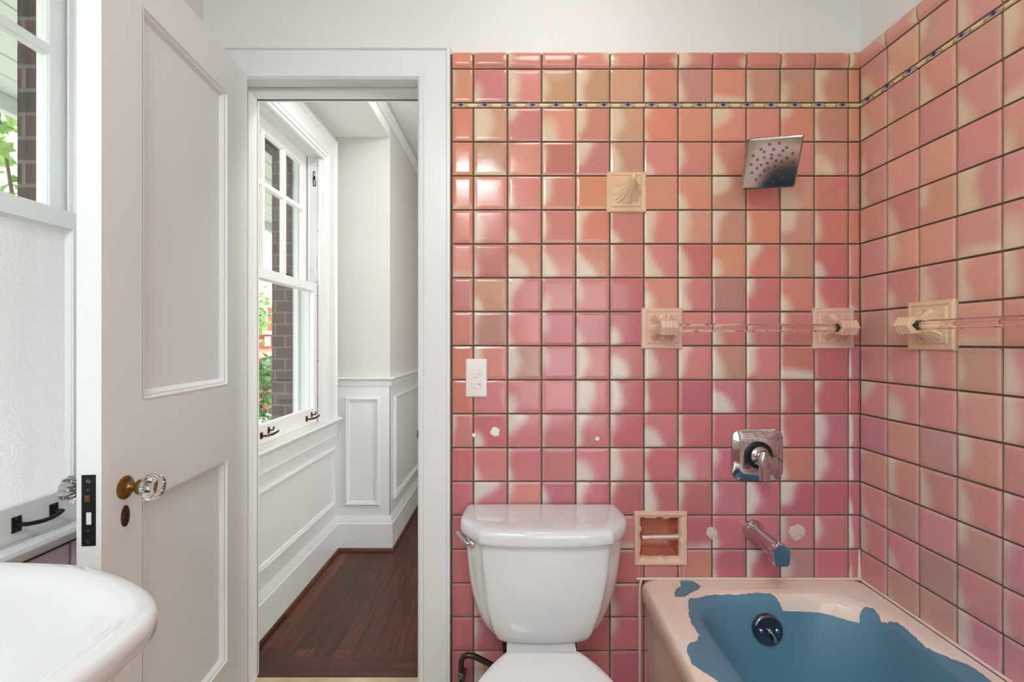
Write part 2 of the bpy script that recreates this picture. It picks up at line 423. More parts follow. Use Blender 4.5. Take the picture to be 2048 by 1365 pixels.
GRID_F = [0, .018, .05, .11, .2, .32, .45, .58, .7, .82, .91, .955, .982, 1]
GRID_C = [0, .03, .12, .35, .65, .88, .97, 1]
def tile(mb, M, a0, b0, a1, b1, cls, pat, t, rng, fine=True, bull=False, mi=2, flipu=False, light_lift=0.0):
    g = GRID_F if fine else GRID_C; n = len(g)
    tc, bc = TOPC[cls], BOTC[cls]
    base = [tc[k]*(1-t)+bc[k]*t for k in range(3)]; cr = [CR_T[k]*(1-t)+CR_B[k]*t for k in range(3)]
    base = [base[k]*(1-light_lift)+(226, 182, 174)[k]*light_lift for k in range(3)]; j = rng.uniform(-7, 7); base = [base[0]+j, base[1]+j*0.8, base[2]+j*0.7]
    ph, am, dr = rng.uniform(0, 6), rng.uniform(0.04, 0.11), rng.uniform(-1, 1)
    ang = rng.uniform(0, 6.28); hh = rng.uniform(-0.0005, 0.0005)
    tx, ty = rng.uniform(-.0012, .0012), rng.uniform(-.0012, .0012)
    vs, cs = [], []
    for iv, v in enumerate(g):
        for iu, u in enumerate(g):
            e = min(u, 1-u, v, 1-v)
            w_ = min(u, 1-u)*(a1-a0); z_ = min(v, 1-v)*(b1-b0); q = min(w_, z_)
            h = 0.0045+hh+0.0018*sstep(0, 0.006, q)+0.0008*(1-(2*u-1)**2)*(1-(2*v-1)**2)+tx*(u-.5)+ty*(v-.5)
            if bull:
                h += 0.006*math.sqrt(max(0, 1-v*v*v*v)) if v > 0.3 else 0.006*sstep(-0.1, 0.3, v)
                h += -0.0025*sstep(0.75, 1, v)
            vs.append(M(a0+(a1-a0)*u, b0+(b1-b0)*v, h))
            uu = 1-u if flipu else u
            dd = flash(pat, uu, v)+am*math.sin(v*5+u*3+ph)
            m = 0.97*(1-sstep(-0.16, 0.19, dd))
            ed = 0.42*(1-sstep(0.0, 0.0032, q)); m = max(m, ed)
            if e < 1: m = max(m, 0.22*(1-sstep(0.0, 0.09, u)))
            k = 0.5+0.5*math.sin(u*2.2*math.cos(ang)+v*2.2*math.sin(ang)+ph)
            b2 = [base[0]*(1-.03*k), base[1]*(1+.05*k*dr), base[2]*(1-.06*k*dr)]
            cs.append(lin([max(0, min(255, b2[c]*(1-m)+cr[c]*m)) for c in range(3)]))
    fs = [(i*n+k, i*n+k+1, (i+1)*n+k+1, (i+1)*n+k) for i in range(n-1) for k in range(n-1)]
    # skirt down to the grout bed
    rim = [k for k in range(n)]+[i*n+n-1 for i in range(1, n)]+[(n-1)*n+k for k in range(n-2, -1, -1)]+[i*n for i in range(n-2, 0, -1)]
    o = len(vs)
    for r in rim:
        iv, iu = divmod(r, n)
        vs.append(M(a0+(a1-a0)*g[iu], b0+(b1-b0)*g[iv], 0.0)); cs.append(cs[r])
    L = len(rim)
    fs += [(rim[k], rim[(k+1) % L], o+(k+1) % L, o+k) for k in range(L)]
    mb.add(vs, fs, mi, cs)

def row_y(r):          # (top, bottom) height of a tile row
    e = [106, 139.5, 207, 217, 285, 353, 421, 488.7, 556.3, 624, 692, 760, 827.6, 895.3, 962.6, 1030, 1098, 1165.5, 1233, 1300.5, 1368, 1406]
    if r == 0: a, b = e[0], e[1]
    elif r == 1: a, b = e[1], e[2]
    else: a, b = e[r+1], e[r+2]
    return Z((685-a)*D/F), Z((685-b)*D/F)
NROW = 19
G = 0.0030
def liner(mb, M, a0, a1, start, mi=2):
    zt, zb = Z((685-207)*D/F)-0.002, Z((685-217.5)*D/F)+0.002
    n = 7; rings = []
    cream = lin((226, 204, 160)); gold = lin((176, 138, 84)); lav = lin((170, 164, 186)); blue = lin((40, 40, 98)); 
    H = 0.0075; A = min(a0, a1); B = max(a0, a1)
    vs = []; zc = (zt+zb)/2; hz = (zt-zb)/2
    for a in (A, B):
        for k in range(n):
            th = PI*k/(n-1); vs.append(M(a, zc+math.cos(th)*hz, 0.003+math.sin(th)*(H-0.003)))
    mb.add(vs, [(k, k+1, n+k+1, n+k) for k in range(n-1)], mi, [cream]*len(vs))
    per = 0.0777; k = 0
    x = start
    while x < B:
        def bx(c0, c1, f0, f1, colr, hh):
            c0, c1 = max(c0, A), min(c1, B)
            if c1 <= c0: return
            mb.pbox(M, c0, zc+hz*f0, 0.004, c1, zc+hz*f1, hh, mi, colr)
        if x > A-per:
            bx(x-0.019, x+0.019, 0.14, 0.52, lav, H+0.0004); bx(x-0.019, x+0.019, -0.52, -0.14, lav, H+0.0004)
            bx(x-0.012, x+0.012, -0.05, 0.05, blue, H+0.0005)
            for s_ in (-1, 1):
                bx(x+s_*0.0215-0.0011, x+s_*0.0215+0.0011, -0.7, 0.7, gold, H+0.0005)
                bx(x+s_*0.0215-0.004+0.004*s_*0, x+s_*0.0215+0.004, 0.6, 0.8, gold, H+0.0002)
                bx(x+s_*0.0215-0.004, x+s_*0.0215+0.004, -0.8, -0.6, gold, H+0.0002)
            if A < x-0.007 and x+0.007 < B:
                dia = [(x-0.0075, zc), (x, zc-hz*0.72), (x+0.0075, zc), (x, zc+hz*0.72)]
                mb.add([M(p, q, H+0.0012) for p, q in dia]+[M(p, q, H-0.002) for p, q in dia],
                       [(0, 1, 2, 3), (0, 4, 5, 1), (1, 5, 6, 2), (2, 6, 7, 3), (3, 7, 4, 0)], mi, [blue]*8)
        x += per

TOPZ = row_y(0)[0]
# ---- end wall (doorway and paper holder niche left open)
rng = random.Random(11)
wb = MB()
NX0, NX1 = (1278-1024)*D/F, (1366-1024)*D/F
NZ0, NZ1 = Z((685-1123)*D/F), Z((685-1033)*D/F)
As = [XL-0.02, -0.925, -0.285, -0.200, NX0, NX1, XR+0.1]
Bs = [0, NZ0, NZ1, Z(0.884), TOPZ-0.004, 2.58]
def solid(i, j):
    if i == 1 and j < 3: return False
    if i == 4 and j == 1: return False
    return True
wb.slab(Mback, As, Bs, solid, 0.115, mi=lambda i, j: 1 if (i >= 3 and j < 4) else 0)
xe = [904]+[947+67.98*k for k in range(12)]+[1719]
xe[0] = 904
for r in range(NROW):
    zt, zb = row_y(r)
    for c in range(13):
        a0, a1 = (xe[c]-1024)*D/F+G, (xe[c+1]-1024)*D/F-G
        cls, pat = ROWS[r][2*c], ROWS[r][2*c+1]
        b0, b1 = max(zb+G, 0.0), zt-(G if r else 0)
        t = sstep(0.1, 0.85, (r+rng.uniform(-0.8, 0.8))/15.0)
        if r >= 13 and 4 < c < 9:        # round the niche
            if c == 6 and r == 14: continue
            if a0 < NX1 and a1 > NX0 and b0 < NZ1 and b1 > NZ0:
                if c == 6: b1 = min(b1, NZ0+0.0) if b1 < NZ1 else b1
                if c == 7:
                    if r == 15: tile(wb, Mback, a0, b0, NX1, NZ0, cls, pat, t, rng)
                    a0 = NX1
                if c == 5:
                    if r == 15: tile(wb, Mback, NX0, b0, a1, NZ0, cls, '.', t, rng)
                    a1 = NX0
                if c == 6 and r == 13: b0 = NZ1
        tile(wb, Mback, a0, b0, a1, b1, cls, pat, t, rng, True, bull=(r == 0))
liner(wb, Mback, (904-1024)*D/F+0.001, XR-0.007, (922-1024)*D/F)
o = wb.build('wall_back', [M_PAINT, M_GROUT, M_TILE], smooth=50, kind='structure')

# ---- right wall
wr = MB(); rng = random.Random(5)
YB = -0.92
wr.slab(Mright, [YB, D+0.0], [0, TOPZ-0.004, 2.58], lambda i, j: True, 0.1, mi=lambda i, j: 1 if j == 0 else 0)
ye = [D, 1.414]
while ye[-1] > YB+0.12: ye.append(ye[-1]-PR)
for r in range(NROW):
    zt, zb = row_y(r)
    for c in range(len(ye)-1):
        y0, y1 = ye[c], ye[c+1]
        if c == 0: y0 -= 0.006
        if r < len(SIDE) and c < 5: cls, pat = SIDE[r][2*c], SIDE[r][2*c+1]
        else: cls, pat = rng.choice('ssppprmt'), rng.choice('...lllLLcfetTC')
        t = sstep(0.25, 0.9, (r+rng.uniform(-0.8, 0.8))/15.0)*0.85
        # u runs away from the corner
        Mr = (lambda y0_, y1_: (lambda a, b, h: (XR-h, y0_-G-(a)*(y0_-y1_-2*G), b)))(y0, y1)
        tile2_M = lambda a, b, h, Mr=Mr: Mr(a/ (y0-y1-2*G), b, h)
        tile(wr, tile2_M, 0.0, max(zb+G, 0), (y0-y1-2*G), zt-(G if r else 0), cls, pat, t, rng, c < 6, bull=(r == 0), light_lift=0.38)  # right wall tiles painted paler to make up for dim light there
liner(wr, Mright, YB, D-0.008, D-0.008-0.0777*31.45)
wr.build('wall_right', [M_PAINT, M_GROUT, M_TILE], smooth=50, kind='structure')

# ---- left wall of the bathroom with the window opening
W1 = (0.475, 1.145); W2 = (1.79, 2.46)
SILL, HEAD = Z(-0.417), Z(0.975)
wl = MB(); rng = random.Random(9)
wl.slab(Mleft, [YB, W1[0], W1[1], 1.645], [0, SILL-0.03, HEAD, 2.58], lambda i, j: not (i == 1 and j == 1), 0.146,
        mi=lambda i, j: 1 if j == 0 else 0)
ys = 1.065
for r in range(10, NROW):
    zt, zb = row_y(r)
    zt = min(zt, SILL-0.035)
    if zt-zb < 0.02: continue
    k = -19
    while ys+k*P < 1.50:
        a0, a1 = ys+k*P+G, min(ys+(k+1)*P-G, 1.505)
        if a1-a0 > 0.02:
            tile(wl, Mleft, a0, max(zb+G, 0), a1, zt-G, rng.choice('LLm'), rng.choice('..llLcf'), 1.0, rng, k > -6)
        k += 1
wl.build('wall_left', [M_PAINT, M_GROUT, M_TILE], smooth=50, kind='structure')

# ---- rear wall behind the camera with its own window
Mrear = lambda a, b, h: (a, YB+h, b)
W3 = (0.02, 1.02, Z(-0.72), Z(0.70))
rb = MB(); rng = random.Random(3)
rb.slab(Mrear, [XL, W3[0], W3[1], XR], [0, W3[2], W3[3], 2.58], lambda i, j: not (i == 1 and j == 1), 0.12)
for r in range(NROW):
    zt, zb = row_y(r); k = 0
    if zt > W3[2] : continue
    while XL+0.01+(k+1)*P < XR:
        tile(rb, Mrear, XL+0.01+k*P+G, max(zb+G, 0), XL+0.01+(k+1)*P-G, zt-G, rng.choice('pprsm'), rng.choice('.lLcf'), 1.0, rng, False)
        k += 1
rb.build('wall_rear', [M_PAINT, M_GROUT, M_TILE], smooth=50, kind='structure')
r3 = root('window_3', None, None, kind='structure')
f = MB(); f.ring(Mrear, W3[0]-0.09, W3[2]-0.09, W3[1]+0.09, W3[3]+0.09, [(0, 0), (0, 0.02), (0.085, 0.018), (0.09, 0.0)])
f.build('window_casing', M_TRIM, r3, bevel=0.003)
f = MB(); f.slab(Mrear, [W3[0], W3[0]+.05, W3[1]-.05, W3[1]], [W3[2], W3[2]+.06, Z(0.0), Z(0.04), W3[3]-.05, W3[3]], lambda i, j: not (i == 1 and j in (1, 3)), 0.04, h0=-0.03)
f.build('sash', M_SASH, r3, bevel=0.003)
f = MB(); f.pbox(Mrear, W3[0]+.04, W3[2]+.04, -0.052, W3[1]-.04, W3[3]-.04, -0.048); f.build('pane', M_PANE, r3)

# ---- bathroom floor and ceiling, ceiling fixture
f = MB()
f.box(XL-0.02, YB, -0.05, XR+0.02, 1.645, 0.0)
f.build('floor', M_FLOORT, kind='structure')
f = MB(); f.box(XL-0.15, YB-0.12, 2.58, XR+0.1, 1.645, 2.66); f.build('ceiling', M_CEIL, kind='structure')

# ---- doorway: casing, jamb, stops, saddle
dr = root('trim_1', None, None, kind='structure')
f = MB()
f.ring(Mback, -1.01, 0.0, -0.200, Z(0.958), [(0, 0), (0, .026), (.010, .026), (.013, .019), (.084, .019), (.087, .023), (.098, .022), (.105, .014), (.105, 0)], openb=True)
f.build('door_casing', M_TRIM, dr, smooth=30)
f = MB()
for (a0, a1) in ((-.925, -.905), (-.305, -.285)): f.box(a0, 1.52, 0, a1, 1.645, Z(.864))
f.box(-.925, 1.52, Z(.864), -.285, 1.645, Z(.884))
f.build('jamb', M_TRIM, dr, bevel=0.002)
f = MB()
f.box(-.905, 1.585, 0, -.893, 1.640, Z(.852)); f.box(-.317, 1.585, 0, -.305, 1.640, Z(.852)); f.box(-.905, 1.585, Z(.852), -.305, 1.640, Z(.864))
f.build('door_stop', M_TRIM, dr, bevel=0.002)
f = MB(); f.box(-.3065, 1.512, Z(-.31), -.3045, 1.518, Z(-.285)); f.build('strike_plate', M_BLACK, dr)
f = MB()   # casing on the hall side
Mhb = lambda a, b, h: (a, 1.645+h, b)
f.ring(Mhb, -1.0, 0.0, -0.205, Z(0.955), [(0, 0), (0, .02), (.10, .02), (.105, 0)], openb=True)
f.build('hall_side_casing', M_TRIM, dr, bevel=0.003)
f = MB(); f.box(-.93, 1.645, -0.045, -.28, 1.75, 0.004); o = f.build('trim_2', M_SADDLE, bevel=0.003, kind='structure')

# ---- hallway shell
HX1, HY1, HC = 0.85, 4.6, Z(1.285)
f = MB()
f.slab(Mhall, [1.645, W2[0], W2[1], 2.67], [0, SILL-0.03, HEAD, HC], lambda i, j: not (i == 1 and j == 1), 0.156)
f.slab(Mhall, [1.645, 2.67], [HC, 2.66], lambda i, j: True, 0.156)
f.build('wall_hall_left', M_HALLP, kind='structure')
f = MB(); f.box(-1.0, 2.66, 0, -.695, HY1, HC); f.build('wall_hall_alcove', M_HALLP, bevel=0.004, kind='structure')
f = MB(); f.box(-1.0, HY1, 0, HX1, HY1+.1, HC); f.build('wall_hall_end', M_HALLP, kind='structure')
f = MB(); f.box(HX1, 1.645, 0, HX1+.1, HY1, HC); f.build('wall_hall_right', M_HALLP, kind='structure')
f = MB(); f.box(-1.0, 1.645, Z(1.166), -.695, 2.66, HC+.02); f.build('ceiling_alcove', M_CEIL, bevel=0.003, kind='structure')
f = MB(); f.box(-.695, 1.645, HC, HX1+.1, HY1+.1, HC+.1); f.box(-1.0, 2.66, HC, -.695, HY1+.1, HC+.1); f.build('ceiling_hall', M_CEIL, kind='structure')
f = MB(); f.box(-1.0, 1.70, -0.05, HX1, HY1, 0.0); f.box(-1.0, 1.645, -0.05, -.93, 1.70, 0); f.box(-.28, 1.645, -0.05, HX1, 1.70, 0); f.build('floor_hall', M_WOOD, kind='structure')
# crown strip along the recess face
Mrec = lambda a, b, h: (-.695+h, a, b)
def strip(name, runs, prof, mt, parent=None, kind='structure', smooth=30):
    """runs: list of corner points (x,y) with outward normals mitred; prof: (proud, z)"""
    f = MB()
    for pts in runs:
        rings = []
        for (p, n) in pts:
            rings.append([(p[0]+n[0]*d, p[1]+n[1]*d, z) for d, z in prof])
        f.loft(rings, closed=True)
    return f.build(name, mt, parent, smooth=smooth, kind=kind)
WR = [((-1.0, 1.665), (1, 0)), ((-1.0, 2.66), (1, -1)), ((-.695, 2.66), (1, -1)), ((-.695, HY1), (1, 0))]
strip('baseboard_hall', [WR], [(0, 0.0), (.020, 0.0), (.020, .153), (.016, .158), (.014, .172), (.008, .186), (.006, .195), (0, .195)], M_TRIM)
strip('baseboard_shoe', [WR], [(.019, 0.0), (.034, 0.0), (.033, .008), (.028, .015), (.019, .018)], M_SADDLE)
strip('trim_3', [[((-1.0, 2.612), (1, 0)), ((-1.0, 2.66), (1, -1)), ((-.695, 2.66), (1, -1)), ((-.695, HY1), (1, 0))]],
      [(0, Z(-.25)), (.008, Z(-.25)), (.012, Z(-.235)), (.012, Z(-.222)), (.022, Z(-.215)), (.03, Z(-.205)), (.028, Z(-.198)), (0, Z(-.198))], M_TRIM)
strip('trim_4', [[((-.695, 1.645), (1, 0)), ((-.695, HY1), (1, 0))]], [(0, Z(1.225)), (.008, Z(1.225)), (.014, Z(1.24)), (.02, Z(1.25)), (.03, Z(1.262)), (.03, Z(1.27)), (0, Z(1.27))], M_TRIM)
# white wainscot skins and applied panel mouldings
MOULD = [(0, .0), (.0, .008), (.004, .013), (.010, .013), (.014, .009), (.02, .007), (.024, .002), (.024, 0)]
Mfar = lambda a, b, h: (a, 2.66-h, b)
f = MB()
f.slab(Mhall, [1.665, 2.66], [0.0, Z(-.45)], lambda i, j: True, 0.004, h0=0.004)
f.slab(Mfar, [-1.0, -.692], [0.0, Z(-.21)], lambda i, j: True, 0.004, h0=0.004)
f.slab(Mrec, [2.656, HY1], [0.0, Z(-.21)], lambda i, j: True, 0.004, h0=0.004)
wains = f.build('trim_5', M_TRIM, kind='structure')
mo = MB()
for Mx, a0, a1, b0, b1 in ((Mhall, 1.70, 2.607, Z(-.908), Z(-.585)), (Mfar, -.944, -.751, Z(-.925), Z(-.313)), (Mrec, 2.735, 3.75, Z(-.915), Z(-.314))):
    mo.ring(lambda a, b, h, Mx=Mx: Mx(a, b, h+0.004), a0, b0, a1, b1, MOULD)
mo.build('panel_moulding', M_TRIM, wains, smooth=30)

# ---- double-hung windows
def make_window(name, Mw, y0, y1, wall_h, muntins, lower_frosted, casing, near_casing):
    r = root(name, None, None, kind='structure')
    f = MB()   # box frame: side jambs, head, parting bead, exterior sill
    f.pbox(Mw, y1-0.001, SILL, 0.0, y1+0.02, HEAD+.02, -0.155); f.pbox(Mw, y0-.02, SILL, 0.0, y0+.001, HEAD+.02, -0.155)
    f.pbox(Mw, y0, HEAD-0.001, 0.0, y1, HEAD+.02, -0.155)
    f.pbox(Mw, y0-.02, SILL-.03, -0.02, y1+.02, SILL, -0.17)
    for s_, ye_ in ((1, y0), (-1, y1)):
        f.pbox(Mw, ye_, SILL, -.064, ye_+s_*.012, HEAD, -.070); f.pbox(Mw, ye_, SILL, -.004, ye_+s_*.012, HEAD, -.016)
        f.pbox(Mw, ye_, SILL, -.118, ye_+s_*.018, HEAD, -.135)
    f.build('window_frame', M_TRIM, r, bevel=0.0015)
    c = MB(); x0, x1, top = casing
    cs = (x1-y1)/.13
    c.ring(Mw, x0, SILL, x1, top, [(d*cs, h) for d, h in [(0, 0), (0, .028), (.012, .030), (.018, .024), (.02, .019), (.085, .019), (.088, .024), (.096, .025), (.1, .019), (.106, .019), (.109, .024), (.116, .023), (.12, .015), (.128, .013), (.13, 0)]], openb=True)
    c.build('window_casing', M_TRIM, r, smooth=30)
    st = MB(); prof = [(-.02, SILL-.028), (.035, SILL-.028), (.045, SILL-.02), (.05, SILL-.008), (.045, SILL), (-.02, SILL)]
    k = 1.0 if near_casing else 0.55
    st.loft([[Mw(a, z, h*k) for h, z in prof] for a in (x0-.012, x1+.012)])
    st.build('window_stool', M_TRIM, r, smooth=30)
    if near_casing:
        ap = MB(); ap.pbox(Mw, x0, SILL-.095, 0, x1-.005, SILL-.028, .018); ap.pbox(Mw, x0, SILL-.105, 0, x1-.005, SILL-.092, .024)
        ap.build('window_apron', M_TRIM, r, bevel=0.004)
    # upper sash, further out
    def sash(nm, h0, b0, b1, bot, top_, mun, pmat):
        a = [y0+.004, y0+.045]; bars = mun[0]; span = (y1-.045)-(y0+.045)
        cuts = [y0+.045+span*(k+1)/(bars+1) for k in range(bars)]
        for cx in cuts: a += [cx-.010, cx+.010]
        a += [y1-.045, y1-.004]
        b = [b0, b0+bot]
        for z_ in mun[1]: b += [z_-.010, z_+.010]
        b += [b1-top_, b1]
        isopen = lambda i, j: i % 2 == 1 and j % 2 == 1
        s_ = MB(); s_.slab(Mw, a, b, lambda i, j: not isopen(i, j), .022, h0=h0)
        for i in range(len(a)-1):
            for j in range(len(b)-1):
                if isopen(i, j):
                    s_.ring(Mw, a[i]-.001, b[j]-.001, a[i+1]+.001, b[j+1]+.001, [(0, h0-.002), (.004, h0-.004), (.006, h0-.010), (.008, h0-.015), (.0, h0-.017)])
        so = s_.build(nm, M_SASH, r, bevel=0.0015)
        pn = MB(); pn.pbox(Mw, a[0]+.03, b0+bot*.5, h0-.018, a[-1]-.03, b1-top_*.5, h0-.015); pn.build('pane', pmat, so)
        return so
    up = sash('upper_sash', -.078, Z(.270), HEAD, .05, .061, (muntins, [Z(.69)]), M_PANE)
    lo = sash('lower_sash', -.022, SILL+.001, Z(.305), .075, .040, (0, []), M_FROST if lower_frosted else M_PANE)
    return r, up, lo
w1, up1, lo1 = make_window('window_1', Mleft, W1[0], W1[1], 0, 2, True, (W1[0]-.13, W1[1]+.13, HEAD+.13), False)
w2, up2, lo2 = make_window('window_2', Mhall, W2[0], W2[1], 0, 2, False, (W2[0]-.144, W2[1]+.15, HEAD+.14), True)
def bar_handle(Mw, yc, zc, h0, ln, mt, parent, sag):
    f = MB()
    for s_ in (-1, 1):
        y = yc+s_*ln/2
        f.pbox(Mw, y-.009, zc-.016, h0, y+.009, zc+.016, h0+.003)
        f.lathe(Mw(y, zc+.012, h0+.003), (1, 0, 0), [(.004, 0), (.003, .002)], 10); f.lathe(Mw(y, zc-.012, h0+.003), (1, 0, 0), [(.004, 0), (.003, .002)], 10)
    pts = [Mw(yc-ln/2, zc, h0+.002)]
    for k in range(9):
        t = k/8; pts.append(Mw(yc-ln/2*.98+ln*.98*t, zc-sag*math.sin(PI*t), h0+.022+.006*math.sin(PI*t)))
    pts.append(Mw(yc+ln/2, zc, h0+.002))
    f.tube(pts, .0045, 10)
    return f.build('handle', mt, parent, smooth=35)
bar_handle(Mleft, 1.012, Z(-.379), -.022, .079, M_BLACK, lo1, .004)
bar_handle(Mleft, 0.60, Z(-.379), -.022, .079, M_BLACK, lo1, .004)
for yc in (1.925, 2.345):      # small hook lifts
    f = MB(); z0 = Z(-.378)
    f.pbox(Mhall, yc-.030, z0-.016, -.022, yc-.012, z0+.010, -.019); f.pbox(Mhall, yc+.030, z0-.004, -.022, yc+.044, z0+.022, -.019)
    f.tube([Mhall(yc-.021, z0-.004, -.019), Mhall(yc-.018, z0-.005, -.003), Mhall(yc+.01, z0-.003, .010), Mhall(yc+.045, z0+.002, .014), Mhall(yc+.062, z0+.004, .008)], [.004, .0045, .005, .0045, .003], 8)
    f.tube([Mhall(yc+.037, z0+.008, -.019), Mhall(yc+.037, z0+.010, -.002), Mhall(yc+.036, z0+.024, .002)], .0035, 8)
    f.build('handle', M_DBRASS, lo2, smooth=35)
f = MB()   # sash lock on the meeting rail, pulley and holes in the far jamb
f.pbox(Mhall, 2.14, Z(.305), -.05, 2.20, Z(.309), -.025); f.lathe(Mhall(2.16, Z(.309), -.038), (0, 0, 1), [(.007, 0), (.006, .008), (.003, .010)], 12)
f.tube([Mhall(2.16, Z(.314), -.038), Mhall(2.20, Z(.318), -.045), Mhall(2.215, Z(.322), -.045)], .004, 8)
f.build('sash_lock', M_DBRASS, w2, smooth=35)
f = MB(); yj = W2[1]-.001
Mj = lambda a, b, h: (-1.0-a, yj-h, b)
f.ring(Mj, .030, Z(.82), .048, Z(.90), [(0, 0), (.002, .0015), (.006, .0015), (.006, -.01)], fill=True)
f.build('pulley', M_CHROMED, w2)
f = MB(); f.lathe(Mj(.039, Z(.865), -.002), (1, 0, 0), [(.011, -.003), (.009, 0), (.011, .003)], 14); f.build('pulley_wheel', M_BLACK, w2, smooth=40)
f = MB()
for zz in (.93, .585, .245, -.10, -.30): f.lathe(Mj(.020, Z(zz), 0), (0, -1, 0), [(.004, 0), (.0035, .001)], 10)
f.build('screw_hole', M_BLACK, w2, smooth=40)
f = MB(); f.tube([Mj(.030, Z(.315), .004), Mj(.024, Z(.345), .010), Mj(.030, Z(.38), .012), Mj(.034, Z(.40), .004), Mj(.027, Z(.42), .006), Mj(.030, Z(.45), .003)], .0025, 8)
f.build('sash_cord', M_TRIM, w2, smooth=60)

# ---- exterior brick skin with soffit
Mbr = lambda a, b, h: (-1.157+h, a, b)
f = MB()
ga, gb = .012, .012
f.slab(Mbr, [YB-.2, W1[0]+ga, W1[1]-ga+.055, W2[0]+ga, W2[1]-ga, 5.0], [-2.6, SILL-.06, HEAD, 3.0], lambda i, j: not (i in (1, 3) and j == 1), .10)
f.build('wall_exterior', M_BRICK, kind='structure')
f = MB()
for k in range(6):
    x1 = -1.262-k*.14
    f.box(x1-.136, -.9, Z(1.03)-.0, x1, 5, Z(1.05))
f.box(-2.14, -.9, Z(.96), -2.10, 5, Z(1.10)); f.box(-2.2, -.9, Z(1.05), -1.26, 5, Z(1.10))
so = f.build('trim_6', M_SOFFIT, bevel=0.004, kind='structure')

# ---- bathroom door, standing open
def Md(s, b, h):       # s along the leaf from the hinge, h out of the visible face
    return (-.85+.094*s+h*.9956, 1.50-s+h*.0936, b)
d1 = root('door_1', None, None, kind='structure')
sA = [0, .122, .481, .596]; sB = [.012, Z(-.94), Z(-.343), Z(-.125), Z(.735), Z(.855)]
f = MB(); f.slab(Md, sA, sB, lambda i, j: not (i == 1 and j in (1, 3)), .0445)
leaf = f.build('leaf', M_DOOR, d1, bevel=0.002)
f = MB()
for (b0, b1) in ((sB[1], sB[2]), (sB[3], sB[4])):
    f.pbox(Md, .118, b0-.004, -.014, .485, b1+.004, -.030)
    f.ring(Md, .121, b0-.001, .482, b1+.001, [(0, .001), (.004, .001), (.006, -.003), (.012, -.005), (.016, -.010), (.022, -.0145)])
    f.ring(Md, .121, b0-.001, .482, b1+.001, [(0, -.0455), (.004, -.0455), (.012, -.039), (.022, -.0295)])
f.build('panel', M_DOOR, d1, smooth=30)
sk, zk = .534, Z(-.30)
def knob(sgn, h0):
    n = Vector((.9956, .0936, 0))*sgn; o = Vector(Md(sk, zk, h0))
    rk = MB(); rk.lathe(o, n, [(.024, 0), (.024, .002), (.020, .006), (.012, .008), (.009, .012), (.009, .022), (.012, .024), (.015, .027), (.017, .034), (.016, .038)], 28)
    r_ = rk.build('knob_shank' if sgn > 0 else 'far_knob_shank', M_BRASS, d1, smooth=40)
    g = MB(); g.lathe(o, n, [(.012, .036), (.018, .037), (.024, .043), (.0275, .053), (.026, .062), (.020, .068), (.012, .067), (.004, .064)], 96, flute=(12, .045))
    g.build('glass_knob', M_GLASS, r_, smooth=50)
knob(1, 0.0); knob(-1, -.0445)
f = MB()
def ell(s0, z0, h, ra, rb, n=24): return [Md(s0+ra*math.cos(2*PI*k/n), z0+rb*math.sin(2*PI*k/n), h) for k in range(n)]
f.loft([ell(sk, Z(-.359), 0, .012, .022), ell(sk, Z(-.359), .002, .0115, .0215), ell(sk, Z(-.359), .003, .009, .019)])
esc = f.build('keyhole_escutcheon', M_DBRASS, d1, smooth=30)
f = MB(); f.lathe(Md(sk, Z(-.355), .0032), (.9956, .0936, 0), [(.0035, 0), (.003, .0005)], 12); f.pbox(Md, sk-.0018, Z(-.370), .0032, sk+.0018, Z(-.356), .0037)
f.build('keyhole', M_RUB, esc)
# mortise lock plate in the leading edge
def Me(a, b, h): return Md(.596+h, b, -.0445/2+a)
f = MB(); f.slab(Me, [-.0125, -.005, .005, .0125], [Z(-.393), Z(-.352), Z(-.328), Z(-.308), Z(-.294), Z(-.256)], lambda i, j: not (i == 1 and j in (1, 3)), .003, h0=.0012)
lp = f.build('latch_plate', M_BLACK, d1, bevel=0.0006)
f = MB(); f.pbox(Me, -.005, Z(-.308), -.004, .005, Z(-.294), .004); f.build('latch_bolt', M_BRASS, lp, bevel=0.001)
f = MB(); f.pbox(Me, -.005, Z(-.352), -.004, .005, Z(-.328), -.0005); f.build('deadbolt', M_TRIM, lp)
f = MB()
for zz, rr in ((-.268, .0045), (-.285, .0025), (-.364, .0025), (-.384, .0045)): f.lathe(Me(0, Z(zz), .001), (.094, -1, 0), [(rr, 0), (rr, .0008), (rr*.6, .0012)], 14)
f.build('screw', M_CHROMED, lp, smooth=40)

